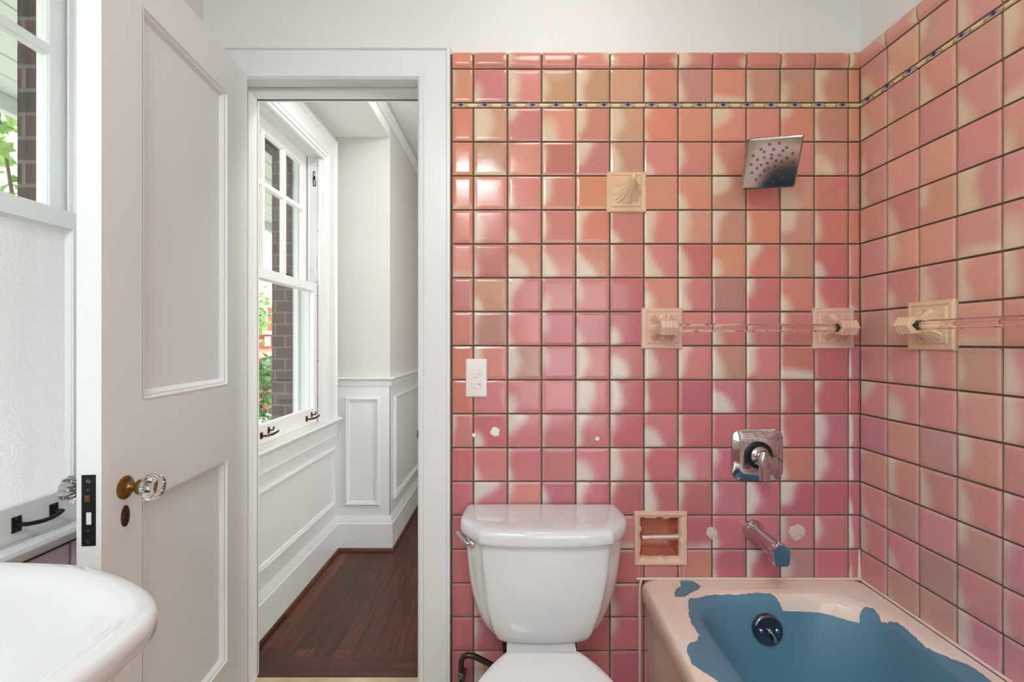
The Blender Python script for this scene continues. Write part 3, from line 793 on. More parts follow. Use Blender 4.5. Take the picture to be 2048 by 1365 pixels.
# ================================================================== BATHTUB
TH = Z(-.774)
tub = root('bathtub', 'built-in bathtub with cream rim and peeling blue painted basin beside the tiled corner', 'bathtub')
TX0, TX1, TY1, TY0 = .420, XR-.010, D-.006, -.02
def rr(cx0, cx1, cy0, cy1, r, z, n=10):
    return [(x, y, z) for x, y in rect_pts((cx0+cx1)/2, (cy0+cy1)/2, (cx1-cx0)/2, (cy1-cy0)/2, r, n)]
def dense(ring, m):
    out = []
    for i in range(len(ring)):
        p, q = Vector(ring[i]), Vector(ring[(i+1) % len(ring)])
        out.append(tuple(p))
        k = max(1, m[i])
        for j in range(1, k): out.append(tuple(p.lerp(q, j/k)))
    return out
def rings_tub():
    R = []
    # (left, right, near, far insets, corner radius, z)
    prof = [(.030, .0, .0, .0, .004, .0), (.022, 0, 0, 0, .004, .12), (.016, 0, 0, 0, .004, TH-.10), (.006, 0, 0, 0, .006, TH-.07), (.0, 0, 0, 0, .012, TH-.035),
            (.001, .0, 0, .0, .018, TH-.018), (.006, .001, .001, .001, .022, TH-.006), (.016, .004, .004, .004, .026, TH),
            (.05, .03, .03, .035, .05, TH+.001), (.085, .05, .06, .062, .09, TH+.0),
            (.102, .062, .08, .078, .12, TH-.003), (.113, .070, .09, .086, .135, TH-.009), (.120, .076, .10, .091, .145, TH-.019),
            (.126, .081, .105, .095, .15, TH-.035), (.134, .09, .12, .101, .16, TH-.07), (.145, .103, .16, .110, .165, TH-.12),
            (.157, .117, .20, .120, .165, TH-.18), (.168, .13, .24, .131, .16, TH-.24), (.18, .143, .28, .143, .15, TH-.29),
            (.198, .16, .31, .16, .13, TH-.325), (.23, .195, .35, .195, .10, TH-.345), (.28, .25, .42, .26, .06, TH-.35)]
    for (l, r_, nr, fr, rad, z) in prof:
        base = rr(TX0+l, TX1-r_, TY0+nr, TY1-fr, rad, z, 12)
        m = [1]*len(base)
        for k in (12, 25, 38, 51): m[k] = 40
        R.append(dense(base, m))
    return R
def px2rim(x, y, h=.776):
    Y = h*F/(y-685.0); return ((x-1024.0)*Y/F, Y)
blue_in = [(1392, 1365), (1500, 1365), (1530, 1365), (1990, 1365), (1950, 1345), (1900, 1325), (1850, 1297), (1840, 1285), (1825, 1275), (1803, 1256), (1790, 1248), (1766, 1241), (1758, 1232), (1745, 1220), (1730, 1216), (1719, 1220), (1712, 1232), (1706, 1237), (1700, 1228), (1680, 1220), (1660, 1215), (1657, 1207), (1640, 1204), (1600, 1201), (1570, 1200), (1545, 1193), (1515, 1191), (1480, 1193), (1450, 1193), (1420, 1194), (1410, 1198), (1398, 1202), (1383, 1202), (1380, 1209), (1381, 1235), (1384, 1250), (1405, 1283), (1397, 1292), (1378, 1295), (1375, 1310), (1385, 1330), (1395, 1345)]
blue_patch = [(1352, 1197), (1347, 1190), (1352, 1180), (1362, 1175), (1360, 1164), (1375, 1163), (1388, 1165), (1400, 1174), (1398, 1181), (1380, 1188), (1370, 1196)]
poly1 = [px2rim(p[0], p[1], .784) for p in blue_in]
poly1 = [(q[0]-.005, q[1]) if p[0] < 1420 else q for p, q in zip(blue_in, poly1)]
# carry the painted area on towards the near end of the tub, along both sides of the basin
poly1[0:4] = [(TX0+.10, 1.0), (TX0+.085, .9), (TX0+.11, .6), (TX0+.12, .35), (TX0+.2, .12), (.8, .07), (TX1-.13, .16), (TX1-.075, .4), (TX1-.06, .7), (TX1-.055, .95)]
poly1 = [p for i, p in enumerate(poly1)]
poly2 = [px2rim(*p) for p in blue_patch]
def sdf(poly, x, y):
    d = 1e9; ins = False; n = len(poly)
    for i in range(n):
        x0, y0 = poly[i]; x1, y1 = poly[(i+1) % n]
        ex, ey = x1-x0, y1-y0; wx, wy = x-x0, y-y0
        t = max(0, min(1, (wx*ex+wy*ey)/(ex*ex+ey*ey+1e-12)))
        d = min(d, math.hypot(wx-ex*t, wy-ey*t))
        if (y0 > y) != (y1 > y) and x < (x1-x0)*(y-y0)/(y1-y0)+x0: ins = not ins
    return d if ins else -d
R = rings_tub()
# refine between rings where the paint edge runs
R2 = []
for i in range(len(R)-1):
    steps = 6 if 6 <= i <= 13 else 2
    for k in range(steps):
        t = k/steps; R2.append([tuple(a+(b-a)*t for a, b in zip(p, q)) for p, q in zip(R[i], R[i+1])])
R2.append(R[-1])
f = MB(); f.loft(R2, cap0=False, cap1=True)
bt = f.build('tub_body', M_TUB, tub, smooth=60)
at = bt.data.attributes.new('paint', 'FLOAT', 'POINT')
vals = []
for v in bt.data.vertices:
    x, y, z = v.co
    s_ = max(sdf(poly1, x, y), sdf(poly2, x, y))
    if z < TH-.05 and TX0+.09 < x and y < TY1-.07: s_ = max(s_, .02)
    if x < TX0+.05 and z < TH-.01: s_ = min(s_, -.01)
    vals.append(s_)
at.data.foreach_set('value', vals)
# overflow plate with its trip lever, on the sloping end wall of the basin
oc = Vector((.770, 1.408, Z(-.866))); on = Vector((0, -.985, .17)).normalized()
f = MB(); f.lathe(oc, on, [(.044, -.006), (.044, .004), (.042, .0075), (.039, .0088), (.034, .0080), (.001, .0085)], 40)
ov = f.build('overflow_plate', M_CHROMED, tub, smooth=40)
f = MB()
ux = Vector((1, 0, 0)); uz = on.cross(ux)*-1
for s_ in (-1, 1):
    f = MB(); f.lathe(oc+ux*s_*.024+on*.0085, on, [(.0055, 0), (.0055, .0015), (.003, .003)], 14)
    f.build('screw', M_CHROME, ov, smooth=40)
f = MB(); f.lathe(oc+on*.008, on, [(.006, 0), (.006, .006), (.003, .009)], 14)
f.tube([oc+on*.014, oc+on*.020+ux*.008-uz*.0-Vector((0, 0, .012)), oc+on*.018+ux*.014-Vector((0, 0, .028))], [.003, .004, .0055], 10)
f.build('trip_lever', M_CHROME, ov, smooth=40)
# caulk bead round the tub
f = MB()
f.tube([(.405, D-.009, TH+.004), (.6, D-.009, TH+.004), (XR-.014, D-.010, TH+.004)], .0045, 8)
f.tube([(XR-.009, D-.01, TH+.004), (XR-.009, .8, TH+.004), (XR-.009, 0, TH+.004)], .0045, 8)
f.tube([(.416, D-.008, .02), (.416, D-.008, TH-.02), (.420, D-.008, TH+.002)], .004, 8)
f.tube([(XR-.010, D-.010, TH), (XR-.010, D-.010, TH+.10)], [.006, .003], 8)
f.build('trim_7', M_CAULK, smooth=60, kind='structure')

# ================================================================== TOILET
toi = root('toilet', 'white porcelain two-piece toilet with closed lid against the tile wall', 'toilet')
TCX = .098
def tank_ring(z, wl, wr, yf, chl, r=.012, yb=1.515):
    """plan outline with cut-off front corners"""
    ym = yb-(yb-yf)*.50
    pts = [(wr, yb), (wr+.003, ym), (wr-chl*.55, yf+.028), (wr-chl, yf+.004), (TCX, yf-.006), (wl+chl, yf+.004), (wl+chl*.55, yf+.028), (wl-.003, ym), (wl, yb)]
    # catmull-rom smoothing
    out = []
    n = len(pts)
    for i in range(n-1):
        p0 = pts[max(i-1, 0)]; p1 = pts[i]; p2 = pts[i+1]; p3 = pts[min(i+2, n-1)]
        for k in range(8):
            t = k/8.0
            x = .5*((2*p1[0])+(-p0[0]+p2[0])*t+(2*p0[0]-5*p1[0]+4*p2[0]-p3[0])*t*t+(-p0[0]+3*p1[0]-3*p2[0]+p3[0])*t**3)
            y = .5*((2*p1[1])+(-p0[1]+p2[1])*t+(2*p0[1]-5*p1[1]+4*p2[1]-p3[1])*t*t+(-p0[1]+3*p1[1]-3*p2[1]+p3[1])*t**3)
            out.append((x, y, z))
    out.append((pts[-1][0], pts[-1][1], z))
    return out
def scale_ring(r, k, z):
    cx = sum(p[0] for p in r)/len(r); cy = 1.41
    return [(cx+(p[0]-cx)*k, cy+(p[1]-cy)*k, z) for p in r]
zt = Z(-.525)
lidr = lambda z, e: tank_ring(z, -.150-e, .342+e, 1.295-e, .085, yb=1.512)
f = MB()
f.loft([scale_ring(lidr(0, -.012), 1, zt-.042), lidr(zt-.042, -.002), lidr(zt-.036, .001), lidr(zt-.016, .0), lidr(zt-.007, -.003), lidr(zt-.002, -.010), lidr(zt, -.022), scale_ring(lidr(0, -.022), .8, zt+.001), scale_ring(lidr(0, -.022), .3, zt+.0015)])
f.build('tank_lid', M_PORC, toi, smooth=60)
f = MB(); TR = []
for (h, wl_, wr_, yf, ch) in ((-.567, -.136, .330, 1.318, .075), (-.60, -.135, .328, 1.319, .075), (-.66, -.131, .323, 1.320, .075), (-.72, -.124, .314, 1.323, .074), (-.77, -.115, .301, 1.327, .070), (-.81, -.103, .286, 1.331, .066), (-.84, -.090, .272, 1.336, .060), (-.858, -.080, .261, 1.341, .056), (-.867, -.070, .250, 1.347, .052), (-.871, -.055, .235, 1.358, .048)):
    TR.append(tank_ring(Z(h), wl_, wr_, yf, ch, yb=1.512))
f.loft(TR); f.build('tank', M_PORC, toi, smooth=60)
# flush lever on the cut corner
lo_ = Vector((-.118, 1.372, Z(-.590))); ln = Vector((-.80, -.60, 0)).normalized(); lt = Vector((-.60, .80, 0))
f = MB(); f.lathe(lo_-ln*.006, ln, [(.015, 0), (.015, .008), (.013, .012), (.008, .018), (.004, .020)], 24)
f.tube([lo_+ln*.012, lo_+ln*.018+lt*.012+Vector((0, 0, .008)), lo_+ln*.020+lt*.05+Vector((0, 0, .022))], [.007, .008, .0045], 10)
f.build('flush_lever', M_CHROME, toi, smooth=40)
# bowl, neck and pedestal as one casting
def oval(z, cx, yb, yf, w, n=48, sq=2.0, tail=0):
    out = []; cy = (yb+yf)/2; ly = (yb-yf)/2
    for k in range(n):
        a = 2*PI*k/n; c, s_ = math.cos(a), math.sin(a)
        e = 2.0/sq
        x = cx+w*math.copysign(abs(c)**e, c)*(1-tail*max(0, s_)*.0); y = cy+ly*math.copysign(abs(s_)**e, s_)
        out.append((x, y, z))
    return out
f = MB()
bowl = []
for z, yb, yf, w_, sq in ((0.0, 1.33, .93, .105, 3), (.03, 1.33, .94, .10, 3), (.10, 1.32, .97, .09, 2.6), (.18, 1.32, .94, .105, 2.4), (.25, 1.33, .86, .14, 2.2), (.31, 1.34, .80, .168, 2.1), (.345, 1.34, .785, .175, 2.1), (.358, 1.335, .79, .172, 2.1)):
    bowl.append(oval(z, TCX-.018, yb-.14, yf-.0, w_, sq=sq))
f.loft(bowl)
neck = []
for z, hx, y0_, y1_ in ((.05, .085, 1.10, 1.36), (.20, .082, 1.14, 1.44), (.27, .086, 1.16, 1.46), (.305, .096, 1.17, 1.49), (.312, .098, 1.175, 1.49)):
    neck.append([(x, y, z) for x, y in rect_pts(TCX-.015, (y0_+y1_)/2, hx, (y1_-y0_)/2, .03, 6)])
f.loft(neck)
f.build('bowl', M_PORC, toi, smooth=60)
# closed seat lid, straight at the hinge side
def lid_ring(z, k):
    cx, yb = TCX-.018, 1.212
    hw = [(-.090, 0), (-.098, -.004), (-.112, -.022), (-.132, -.05), (-.154, -.09), (-.170, -.13), (-.180, -.18), (-.182, -.23), (-.173, -.29), (-.15, -.345), (-.115, -.39), (-.07, -.418), (-.02, -.430)]
    half = [(cx+x, yb+y) for x, y in hw]; other = [(2*cx-x, y) for x, y in half][::-1]
    pts = half+other; cy = yb-.2
    return [(cx+(x-cx)*k, cy+(y-cy)*k, z) for x, y in pts]
f = MB(); f.loft([lid_ring(.360, .985), lid_ring(.364, .995), lid_ring(.370, 1.0), lid_ring(.377, .995), lid_ring(.381, .975), lid_ring(.3835, .90), lid_ring(.385, .6), lid_ring(.3855, .2)])
f.build('seat_lid', M_SEAT, toi, smooth=60)
f = MB(); f.loft([lid_ring(.346, .96), lid_ring(.348, .985), lid_ring(.355, .99), lid_ring(.3595, .98)]); f.build('seat', M_SEAT, toi, smooth=60)
f = MB()
for s_ in (-.07, .07):
    f = MB(); f.tube([(TCX-.018+s_-.018, 1.218, .352), (TCX-.018+s_+.018, 1.218, .352)], .008, 10)
    f.build('hinge', M_SEAT, toi, smooth=60)
# supply pipe and stop valve
f = MB()
f.tube([(-.155, 1.42, .06), (-.155, 1.42, Z(-.99)), (-.154, 1.42, Z(-.968)), (-.147, 1.42, Z(-.956)), (-.135, 1.42, Z(-.951)), (-.115, 1.42, Z(-.954)), (-.075, 1.42, Z(-.974)), (-.03, 1.42, Z(-.998)), (0, 1.43, Z(-1.02))], .0085, 12)
f.tube([(-.012, 1.45, Z(-1.02)), (-.022, 1.45, Z(-.95)), (-.030, 1.45, Z(-.86))], .0075, 12)
sp = f.build('supply_pipe', M_BRONZE, toi, smooth=60); sp['label'] = 'dark bronze water supply pipe'
f = MB(); f.lathe((-.155, 1.42, Z(-1.075)), (0, 0, 1), [(.013, 0), (.015, .01), (.015, .03), (.011, .036), (.011, .05), (.013, .055), (.013, .068), (.009, .075)], 6+12)
f.tube([(-.155, 1.42, Z(-1.065)), (-.155, 1.52, Z(-1.065))], .008, 10); f.tube([(-.155, 1.42, Z(-1.062)), (-.155, 1.385, Z(-1.062))], [.007, .006], 10)
f.lathe((-.155, 1.385, Z(-1.062)), (0, -1, 0), [(.004, 0), (.018, .002), (.019, .006), (.012, .009)], 20, flute=(6, .1))
f.build('stop_valve', M_CHROMED, sp, smooth=40)

# ================================================================== SINK
sk_ = root('pedestal_sink', 'white porcelain pedestal sink under the window in the lower left', 'sink')
SC, SRZ = .50, Z(-.351)
halfp = [(-1.0, .750), (-.90, .757), (-.828, .757), (-.70, .748), (-.642, .733), (-.584, .708), (-.515, .667), (-.466, .615), (-.456, .565), (-.455, .50)]
def sink_ring(z, off, mul=1.0):
    pts = halfp+[(x, 2*SC-y) for x, y in halfp[:-1]][::-1]
    sm = []
    n = len(pts)
    for i in range(n-1):
        p0 = pts[max(i-1, 0)]; p1 = pts[i]; p2 = pts[i+1]; p3 = pts[min(i+2, n-1)]
        for k in range(5):
            t = k/5.0
            sm.append(tuple(.5*((2*p1[c])+(-p0[c]+p2[c])*t+(2*p0[c]-5*p1[c]+4*p2[c]-p3[c])*t*t+(-p0[c]+3*p1[c]-3*p2[c]+p3[c])*t**3) for c in (0, 1)))
    sm.append(pts[-1])
    sm += [(-1.0, .25+.5*k/16) for k in range(1, 16)]
    cx, cy = -.76, SC; out = []
    for x, y in sm:
        dx, dy = x-cx, y-cy; L = math.hypot(dx, dy)
        k = max(0, (L-off))/L*mul
        out.append((max(cx+dx*k, -1.0), cy+dy*k, z))
    return out
def bowl_ring(z, ax, ay, cx=-.735):
    n = len(sink_ring(0, 0)); out = []
    for p in sink_ring(0, 0):
        a = math.atan2((p[1]-SC), (p[0]+.76))
        out.append((cx+ax*math.cos(a), SC+ay*math.sin(a), z))
    return out
mixr = lambda a, b, t: [tuple(p[i]+(q[i]-p[i])*t for i in range(3)) for p, q in zip(a, b)]
f = MB()
f.loft([sink_ring(SRZ-.20, .14), sink_ring(SRZ-.13, .075), sink_ring(SRZ-.07, .038), sink_ring(SRZ-.042, .018), sink_ring(SRZ-.036, .006), sink_ring(SRZ-.026, .001), sink_ring(SRZ-.012, 0), sink_ring(SRZ-.004, .003), sink_ring(SRZ, .011), sink_ring(SRZ, .025), sink_ring(SRZ-.003, .038),
        sink_ring(SRZ-.010, .050), sink_ring(SRZ-.022, .060), mixr(sink_ring(SRZ-.05, .078), bowl_ring(SRZ-.05, .195, .178), .35),
        mixr(sink_ring(SRZ-.09, .11), bowl_ring(SRZ-.09, .16, .148), .65), bowl_ring(SRZ-.125, .11, .105), bowl_ring(SRZ-.14, .05, .05), bowl_ring(SRZ-.142, .02, .02)])
f.build('basin', M_PORC, sk_, smooth=70)
f = MB(); f.lathe((-.80, SC, 0), (0, 0, 1), [(.125, 0), (.12, .03), (.09, .10), (.075, .3), (.08, .5), (.10, SRZ-.19), (.12, SRZ-.14)], 32)
f.build('pedestal', M_PORC, sk_, smooth=60)
f = MB(); f.lathe((-.93, SC, SRZ-.002), (0, 0, 1), [(.026, 0), (.024, .01), (.016, .02), (.014, .06)], 24); f.tube([(-.93, SC, SRZ+.05), (-.93, SC, SRZ+.10), (-.90, SC, SRZ+.125), (-.86, SC, SRZ+.12), (-.835, SC, SRZ+.09)], .011, 14)
f.build('faucet', M_CHROME, sk_, smooth=50)

# ================================================================== CERAMIC FITTINGS
PLATE = [(0, 0), (0, .010), (.004, .014), (.011, .0145), (.013, .0125), (.016, .0125), (.02, .016)]
def flare_rings(M, ca, cb, secs, nfl=16, lean=0.0, npt=96):
    R_ = []
    for (h, wa, wb_, amp, sq, da, db) in secs:
        ring = []
        for k in range(npt):
            a = 2*PI*k/npt; e = 2.0/sq; c, s_ = math.cos(a), math.sin(a)
            m = 1+amp*(0.5+0.5*math.cos(a*nfl))-amp*.5
            ring.append(M(ca+da+wa*m*math.copysign(abs(c)**e, c), cb+db+wb_*m*math.copysign(abs(s_)**e, s_), h))
        R_.append(ring)
    return R_
def post(M, ca, cb, mt, parent, pa=.0665):
    f = MB()
    f.ring(M, ca-pa, cb-.0665, ca+pa, cb+.0665, PLATE, fill=True)
    f.loft(flare_rings(M, ca, cb, [(.0125, .041, .043, .16, 5, 0, 0), (.017, .040, .042, .22, 5, 0, 0), (.022, .0345, .036, .24, 4.5, 0, 0), (.030, .029, .0295, .18, 4, 0, 0), (.042, .0255, .025, .08, 4, 0, 0), (.052, .0245, .0235, .02, 4, 0, 0), (.062, .0245, .0235, .0, 4, 0, 0)], 20))
    # ridged hexagonal head, its axis along the bar
    R_ = []
    hexa = [(.0, .0265), (-.022, .018), (-.026, -.004), (-.026, .004)]
    sec = []
    for k in range(6):
        a = PI/6*0+PI/3*k; sec.append((.0265*math.cos(a), .0265*math.sin(a)))
    secd = []
    for i in range(6):
        p, q = sec[i], sec[(i+1) % 6]
        for j in range(4): secd.append((p[0]+(q[0]-p[0])*j/4, p[1]+(q[1]-p[1])*j/4))
    offs = [(-.0265, .86), (-.0245, .97), (-.021, 1.0), (-.014, 1.0), (-.0115, .90), (-.0095, .99), (-.004, 1.02), (-.0015, .91), (.001, .91), (.004, 1.02), (.0095, .99), (.0115, .90), (.014, 1.0), (.021, 1.0), (.0245, .97), (.0265, .86)]
    for (oa, k) in offs: R_.append([M(ca+oa, cb+y*k, .068+x*k) for x, y in secd])
    f.loft(R_)
    return f.build('mounting_post', mt, parent, smooth=38)
BH = Z(.045)
def socket(M, ca, cb, s_, parent):
    f = MB()
    dia = [(.0145*math.cos(PI/2*k), .0145*math.sin(PI/2*k)) for k in range(4)]
    f.loft([[M(ca+s_*.0268, cb+y, .068+x) for x, y in dia], [M(ca+s_*.0275, cb+y*.97, .068+x*.97) for x, y in dia]])
    f.build('socket_dark', M_BLACK, parent)  # black diamond drawn in for the dark inside the socket hole
tb1 = root('glass_towel_bar', 'clear glass towel bar on pink ceramic posts across the end wall', 'towel bar')
p1 = post(Mback, .488, BH, M_CERAM, tb1); p2 = post(Mback, 1.046, BH, M_CERAM, tb1)
socket(Mback, 1.046, BH, -1, p2)
def rod(M, a0, a1, cb, parent):
    f = MB(); dia = []
    for k in range(4):
        for da in (-.16, .16): 
            a = PI/2*k+da; dia.append((.0128*math.cos(a)/math.cos(abs(da))*1.0, .0128*math.sin(a)))
    f.loft([[M(aa, cb+y, .068+x) for x, y in dia] for aa in (a0, a1)])
    return f.build('glass_rod', M_ROD, parent)
rod(Mback, .515, 1.019, BH, tb1)
tb2 = root('glass_towel_bar', 'clear glass towel bar with cream ceramic post on the right wall', 'towel bar')
p3 = post(Mright, 1.262, BH, M_CERAM2, tb2, pa=.070); post(Mright, .62, BH, M_CERAM2, tb2, pa=.070)
socket(Mright, 1.262, BH, -1, p3)
rod(Mright, .647, 1.235, BH, tb2)
# robe hook
hk = root('robe_hook', 'cream ceramic robe hook with acanthus relief mounted high on the end wall', 'hook')
hx, hz = (1253.5-1024)*D/F*.992, Z((685-386.5)*D/F)
f = MB(); f.ring(Mback, hx-.0645, hz-.066, hx+.0645, hz+.066, PLATE, fill=True)
f.build('back_plate', M_CERAM2, hk, smooth=38)
f = MB()
f.loft(flare_rings(Mback, hx, hz, [(.015, .044, .036, .16, 4, 0, -.002), (.018, .041, .033, .20, 4, 0, -.002), (.024, .031, .027, .26, 3.5, .002, .0), (.032, .022, .022, .26, 3, .005, .006), (.042, .015, .018, .2, 2.5, .008, .011), (.052, .0105, .015, .12, 2.5, .009, .018), (.060, .009, .013, .05, 2.3, .010, .024), (.066, .0085, .011, 0, 2.3, .010, .029), (.070, .007, .008, 0, 2.2, .010, .033), (.072, .003, .004, 0, 2.2, .010, .035)], 12))
f.build('hook_arm', M_CERAM2, hk, smooth=60)

# toilet paper holder: wavy frame round a recess
ph = root('toilet_paper_holder', 'recessed ceramic toilet paper holder with bare roller right of the toilet', 'paper holder')
PX0, PX1, PZ0, PZ1 = (1268-1024)*D/F*.99, (1376-1024)*D/F*.99, Z((685-1133)*D/F*.99), Z((685-1024.5)*D/F*.99)
def wavy(inset, amp, h, seed=0, n=24):
    x0, x1, z0, z1 = PX0+inset, PX1-inset, PZ0+inset, PZ1-inset; out = []
    for s_ in range(4):
        for k in range(n):
            t = k/n
            wv = amp*(math.sin(t*PI*2*2.5+s_*1.3)*.6+math.sin(t*PI*2*4+s_*2.1+.5)*.4)
            if t < .04: wv = 0
            if s_ == 0: p = (x0+(x1-x0)*t, z0+wv)
            elif s_ == 1: p = (x1-wv, z0+(z1-z0)*t)
            elif s_ == 2: p = (x1-(x1-x0)*t, z1-wv)
            else: p = (x0+wv, z1-(z1-z0)*t)
            out.append(Mback(p[0], p[1], h))
    return out
f = MB()
f.loft([wavy(0, 0, .004), wavy(0, 0, .010), wavy(.004, 0, .016), wavy(.010, 0, .0165), wavy(.013, .0006, .0135), wavy(.019, .0028, .0125), wavy(.0225, .0042, .009), wavy(.026, .003, 0), wavy(.027, 0, -.004)], cap0=False, cap1=False)
f.build('frame', M_CERAM, ph, smooth=38)
f = MB()
f.loft([wavy(.0269, 0, .0), wavy(.028, 0, -.03), wavy(.034, 0, -.055), wavy(.046, 0, -.062)], cap0=False, cap1=True)
f.build('recess', M_RECESS, ph, smooth=60)
f = MB(); zr = Z((685-1079)*D/F*.985)
f.tube([(PX0+.028, D-.006, zr-.001), (PX0+.062, D-.006, zr)], .0085, 20); f.tube([(PX0+.062, D-.006, zr), (PX0+.064, D-.006, zr)], .0112, 20); f.tube([(PX0+.064, D-.006, zr), (PX1-.029, D-.006, zr+.001)], .0105, 20)
f.build('roller', M_ROLL, ph, smooth=40)

# ================================================================== CHROME FITTINGS
sh = root('wall_shower', 'square chrome shower head tilting down from the end wall', 'shower head')
c = Vector((.777, 1.40, Z(.536)))
u = Vector((.944, -.326, -.053)).normalized(); v = Vector((.107, .534, -.839)); v = (v-u*v.dot(u)).normalized(); nn = u.cross(v)
if nn.y > 0: nn = -nn
Msh = lambda a, b, h: tuple(c+u*a-v*b+nn*h)
L = .0745
def rsq(l, r, h, n=5): return [Msh(x, y, h) for x, y in rect_pts(0, 0, l, l, r, n)]
f = MB(); f.loft([rsq(.03, .02, -.022), rsq(.045, .02, -.016), rsq(L-.006, .010, -.010), rsq(L-.001, .008, -.008), rsq(L, .007, -.004), rsq(L-.001, .006, -.001), rsq(L-.005, .005, 0)], cap1=False)
f.loft([rsq(L-.005, .005, 0), [Msh(.064*math.cos(2*PI*k/24+PI/4-PI/24*2.5), .064*math.sin(2*PI*k/24+PI/4-PI/24*2.5), .0) for k in range(24)]], cap0=False, cap1=False)
f.lathe(Msh(0, 0, -.0012), nn, [(.0642, .0012), (.0625, .0002), (.062, .0), (.02, .0004), (.0005, .0005)], 48)
f.build('spray_plate', mat('chrome_plate_tile_reflection', (170, 158, 156), 0.08, metal=1.0, bump=(9, 0.05)), sh, smooth=30)  # darker rosy chrome: reflection of the tiles put into the plate colour
noz = [(0.056, 14, 0), (.041, 10, .3), (.027, 8, .1), (.013, 5, .5)]
k_ = 0
for rad, n, ph_ in noz:
    for k in range(n):
        a = 2*PI*k/n+ph_; rj = rad+.002*math.sin(k*2.3)
        f = MB(); f.lathe(Msh(rj*math.cos(a), rj*math.sin(a), -.0006), nn, [(.0040, 0), (.0040, .0022), (.0030, .0036), (.0022, .0036), (.0020, .0015)], 10)
        f.build('nozzle', M_CHROMED, sh, smooth=40)
        f = None
f = MB(); bk = c-nn*.022
f.lathe(c-nn*.040, nn, [(.012, 0), (.016, .006), (.016, .012), (.028, .020)], 24)
f.tube([tuple(c-nn*.036), tuple(c-nn*.055), (.80, 1.475, Z(.605)), (.80, D-.006, Z(.61))], .010, 14)
f.lathe((.795, D-.007, Z(.585)), (0, -1, 0), [(.028, 0), (.027, .005), (.014, .010)], 28)
f.build('shower_arm', M_CHROME, sh, smooth=50)

sv = root('shower_valve', 'square chrome shower mixer valve with lever on the tile wall above the spout', 'valve')
vx, vz = (1515-1024)*D/F*.992, Z((685-910)*D/F*.992)
def vsq(l, r, h, n=7): return [Mback(vx+x, vz+y, h) for x, y in rect_pts(0, 0, l, l, r, n)]
f = MB(); f.loft([vsq(.0845, .034, .006), vsq(.0845, .034, .009), vsq(.083, .033, .012), vsq(.079, .030, .0140), vsq(.062, .020, .0175), vsq(.059, .018, .018)])
pl = f.build('trim_plate', M_CHROME, sv, smooth=30)
f = MB(); f.lathe(Mback(vx, vz, .018), (0, -1, 0), [(.044, 0), (.044, .006), (.040, .010), (.032, .010), (.030, .005)], 40); f.build('gasket_ring', M_RUB, pl, smooth=40)
f = MB(); f.lathe(Mback(vx, vz, .018), (0, -1, 0), [(.030, 0), (.030, .012), (.024, .018), (.017, .020), (.0165, .030), (.018, .032), (.018, .046), (.014, .056), (.012, .062)], 36)
f.build('valve_stem', M_CHROME, sv, smooth=40)
f = MB(); R_ = []
for t in range(9):
    k = t/8; z_ = vz+.024-.090*k; wid = .010+.0075*math.sin(min(1, k*3)*PI/2); th = .010-.004*k
    hc = .068+.006*k
    R_.append([Mback(vx-.010+wid*math.cos(a_)*1.0, z_, hc+th*math.sin(a_)) for a_ in [2*PI*j/20 for j in range(20)]])
f.loft(R_); f.build('lever_handle', M_CHROME, sv, smooth=50)

ts = root('tub_spout', 'chrome tub spout with diverter pin above the blue tub', 'spout')
sx_, sz_ = .785, Z(-.612)
f = MB(); R_ = []
def sp_ring(y, hw, top, bot, dx=0):
    out = []
    for k in range(28):
        a = 2*PI*k/28; c_, s_ = math.cos(a), math.sin(a)
        zz = top*s_ if s_ > 0 else -bot*abs(s_)**.5
        xx = hw*c_ if s_ > 0 else hw*math.copysign(abs(c_)**.35, c_)
        out.append((sx_+dx+xx, y, sz_+zz))
    return out
def circ(y, r): return [(sx_+r*math.cos(2*PI*k/28), y, sz_+r*math.sin(2*PI*k/28)) for k in range(28)]
f.loft([circ(D-.006, .034), circ(D-.014, .034), circ(D-.022, .029), circ(D-.032, .024), sp_ring(D-.05, .022, .021, .021), sp_ring(D-.11, .023, .020, .023), sp_ring(D-.135, .024, .021, .026), sp_ring(D-.140, .0245, .0215, .041), sp_ring(D-.168, .0245, .022, .042), sp_ring(D-.172, .0235, .021, .041)])
f.build('spout_body', M_CHROME, ts, smooth=40)
f = MB(); f.lathe((sx_-.002, D-.155, sz_+.019), (0, 0, 1), [(.0035, 0), (.0035, .022), (.003, .026)], 12); f.build('diverter_pin', M_CHROME, ts, smooth=40)

# ================================================================== WALL BITS
ps = root('switch_plate', 'white combination switch and outlet plate on the tile beside the door casing', 'switch')
qx, qz = (953.3-1024)*D/F, Z((685-756)*D/F)
f = MB()
def psq(lx, ly, r, h, cx=0, cz=0): return [Mback(qx+cx+x, qz+cz+y, h) for x, y in rect_pts(0, 0, lx, ly, r, 5)]
f.loft([psq(.0350, .0625, .005, .005), psq(.0350, .0625, .005, .0095), psq(.033, .0605, .005, .0125), psq(.0305, .058, .004, .0135)])
f.build('cover_plate', M_PLASTIC, ps, smooth=40)
def dev(cz, nm):
    f = MB()
    def g_(r, h): return [Mback(qx+.001+x, qz+cz+y, h) for x, y in [(max(-r, min(r, r*1.12*math.cos(2*PI*k/32))), max(-r*.84, min(r*.84, r*1.12*math.sin(2*PI*k/32)))) for k in range(32)]]
    f.loft([g_(.0172, .0130), g_(.0172, .0138), g_(.0160, .0150), g_(.0155, .0150)])
    return f.build(nm, M_PLASTIC, ps, smooth=30)
t1 = dev(.0175, 'toggle_switch'); t2 = dev(-.0195, 'outlet')
f = MB(); f.pbox(Mback, qx-.008, qz+.0145, .0145, qx+.010, qz+.0205, .0155); f.pbox(Mback, qx+.002, qz+.0135, .015, qx+.010, qz+.0215, .021); f.build('toggle', M_PLASTIC, t1, bevel=0.001)
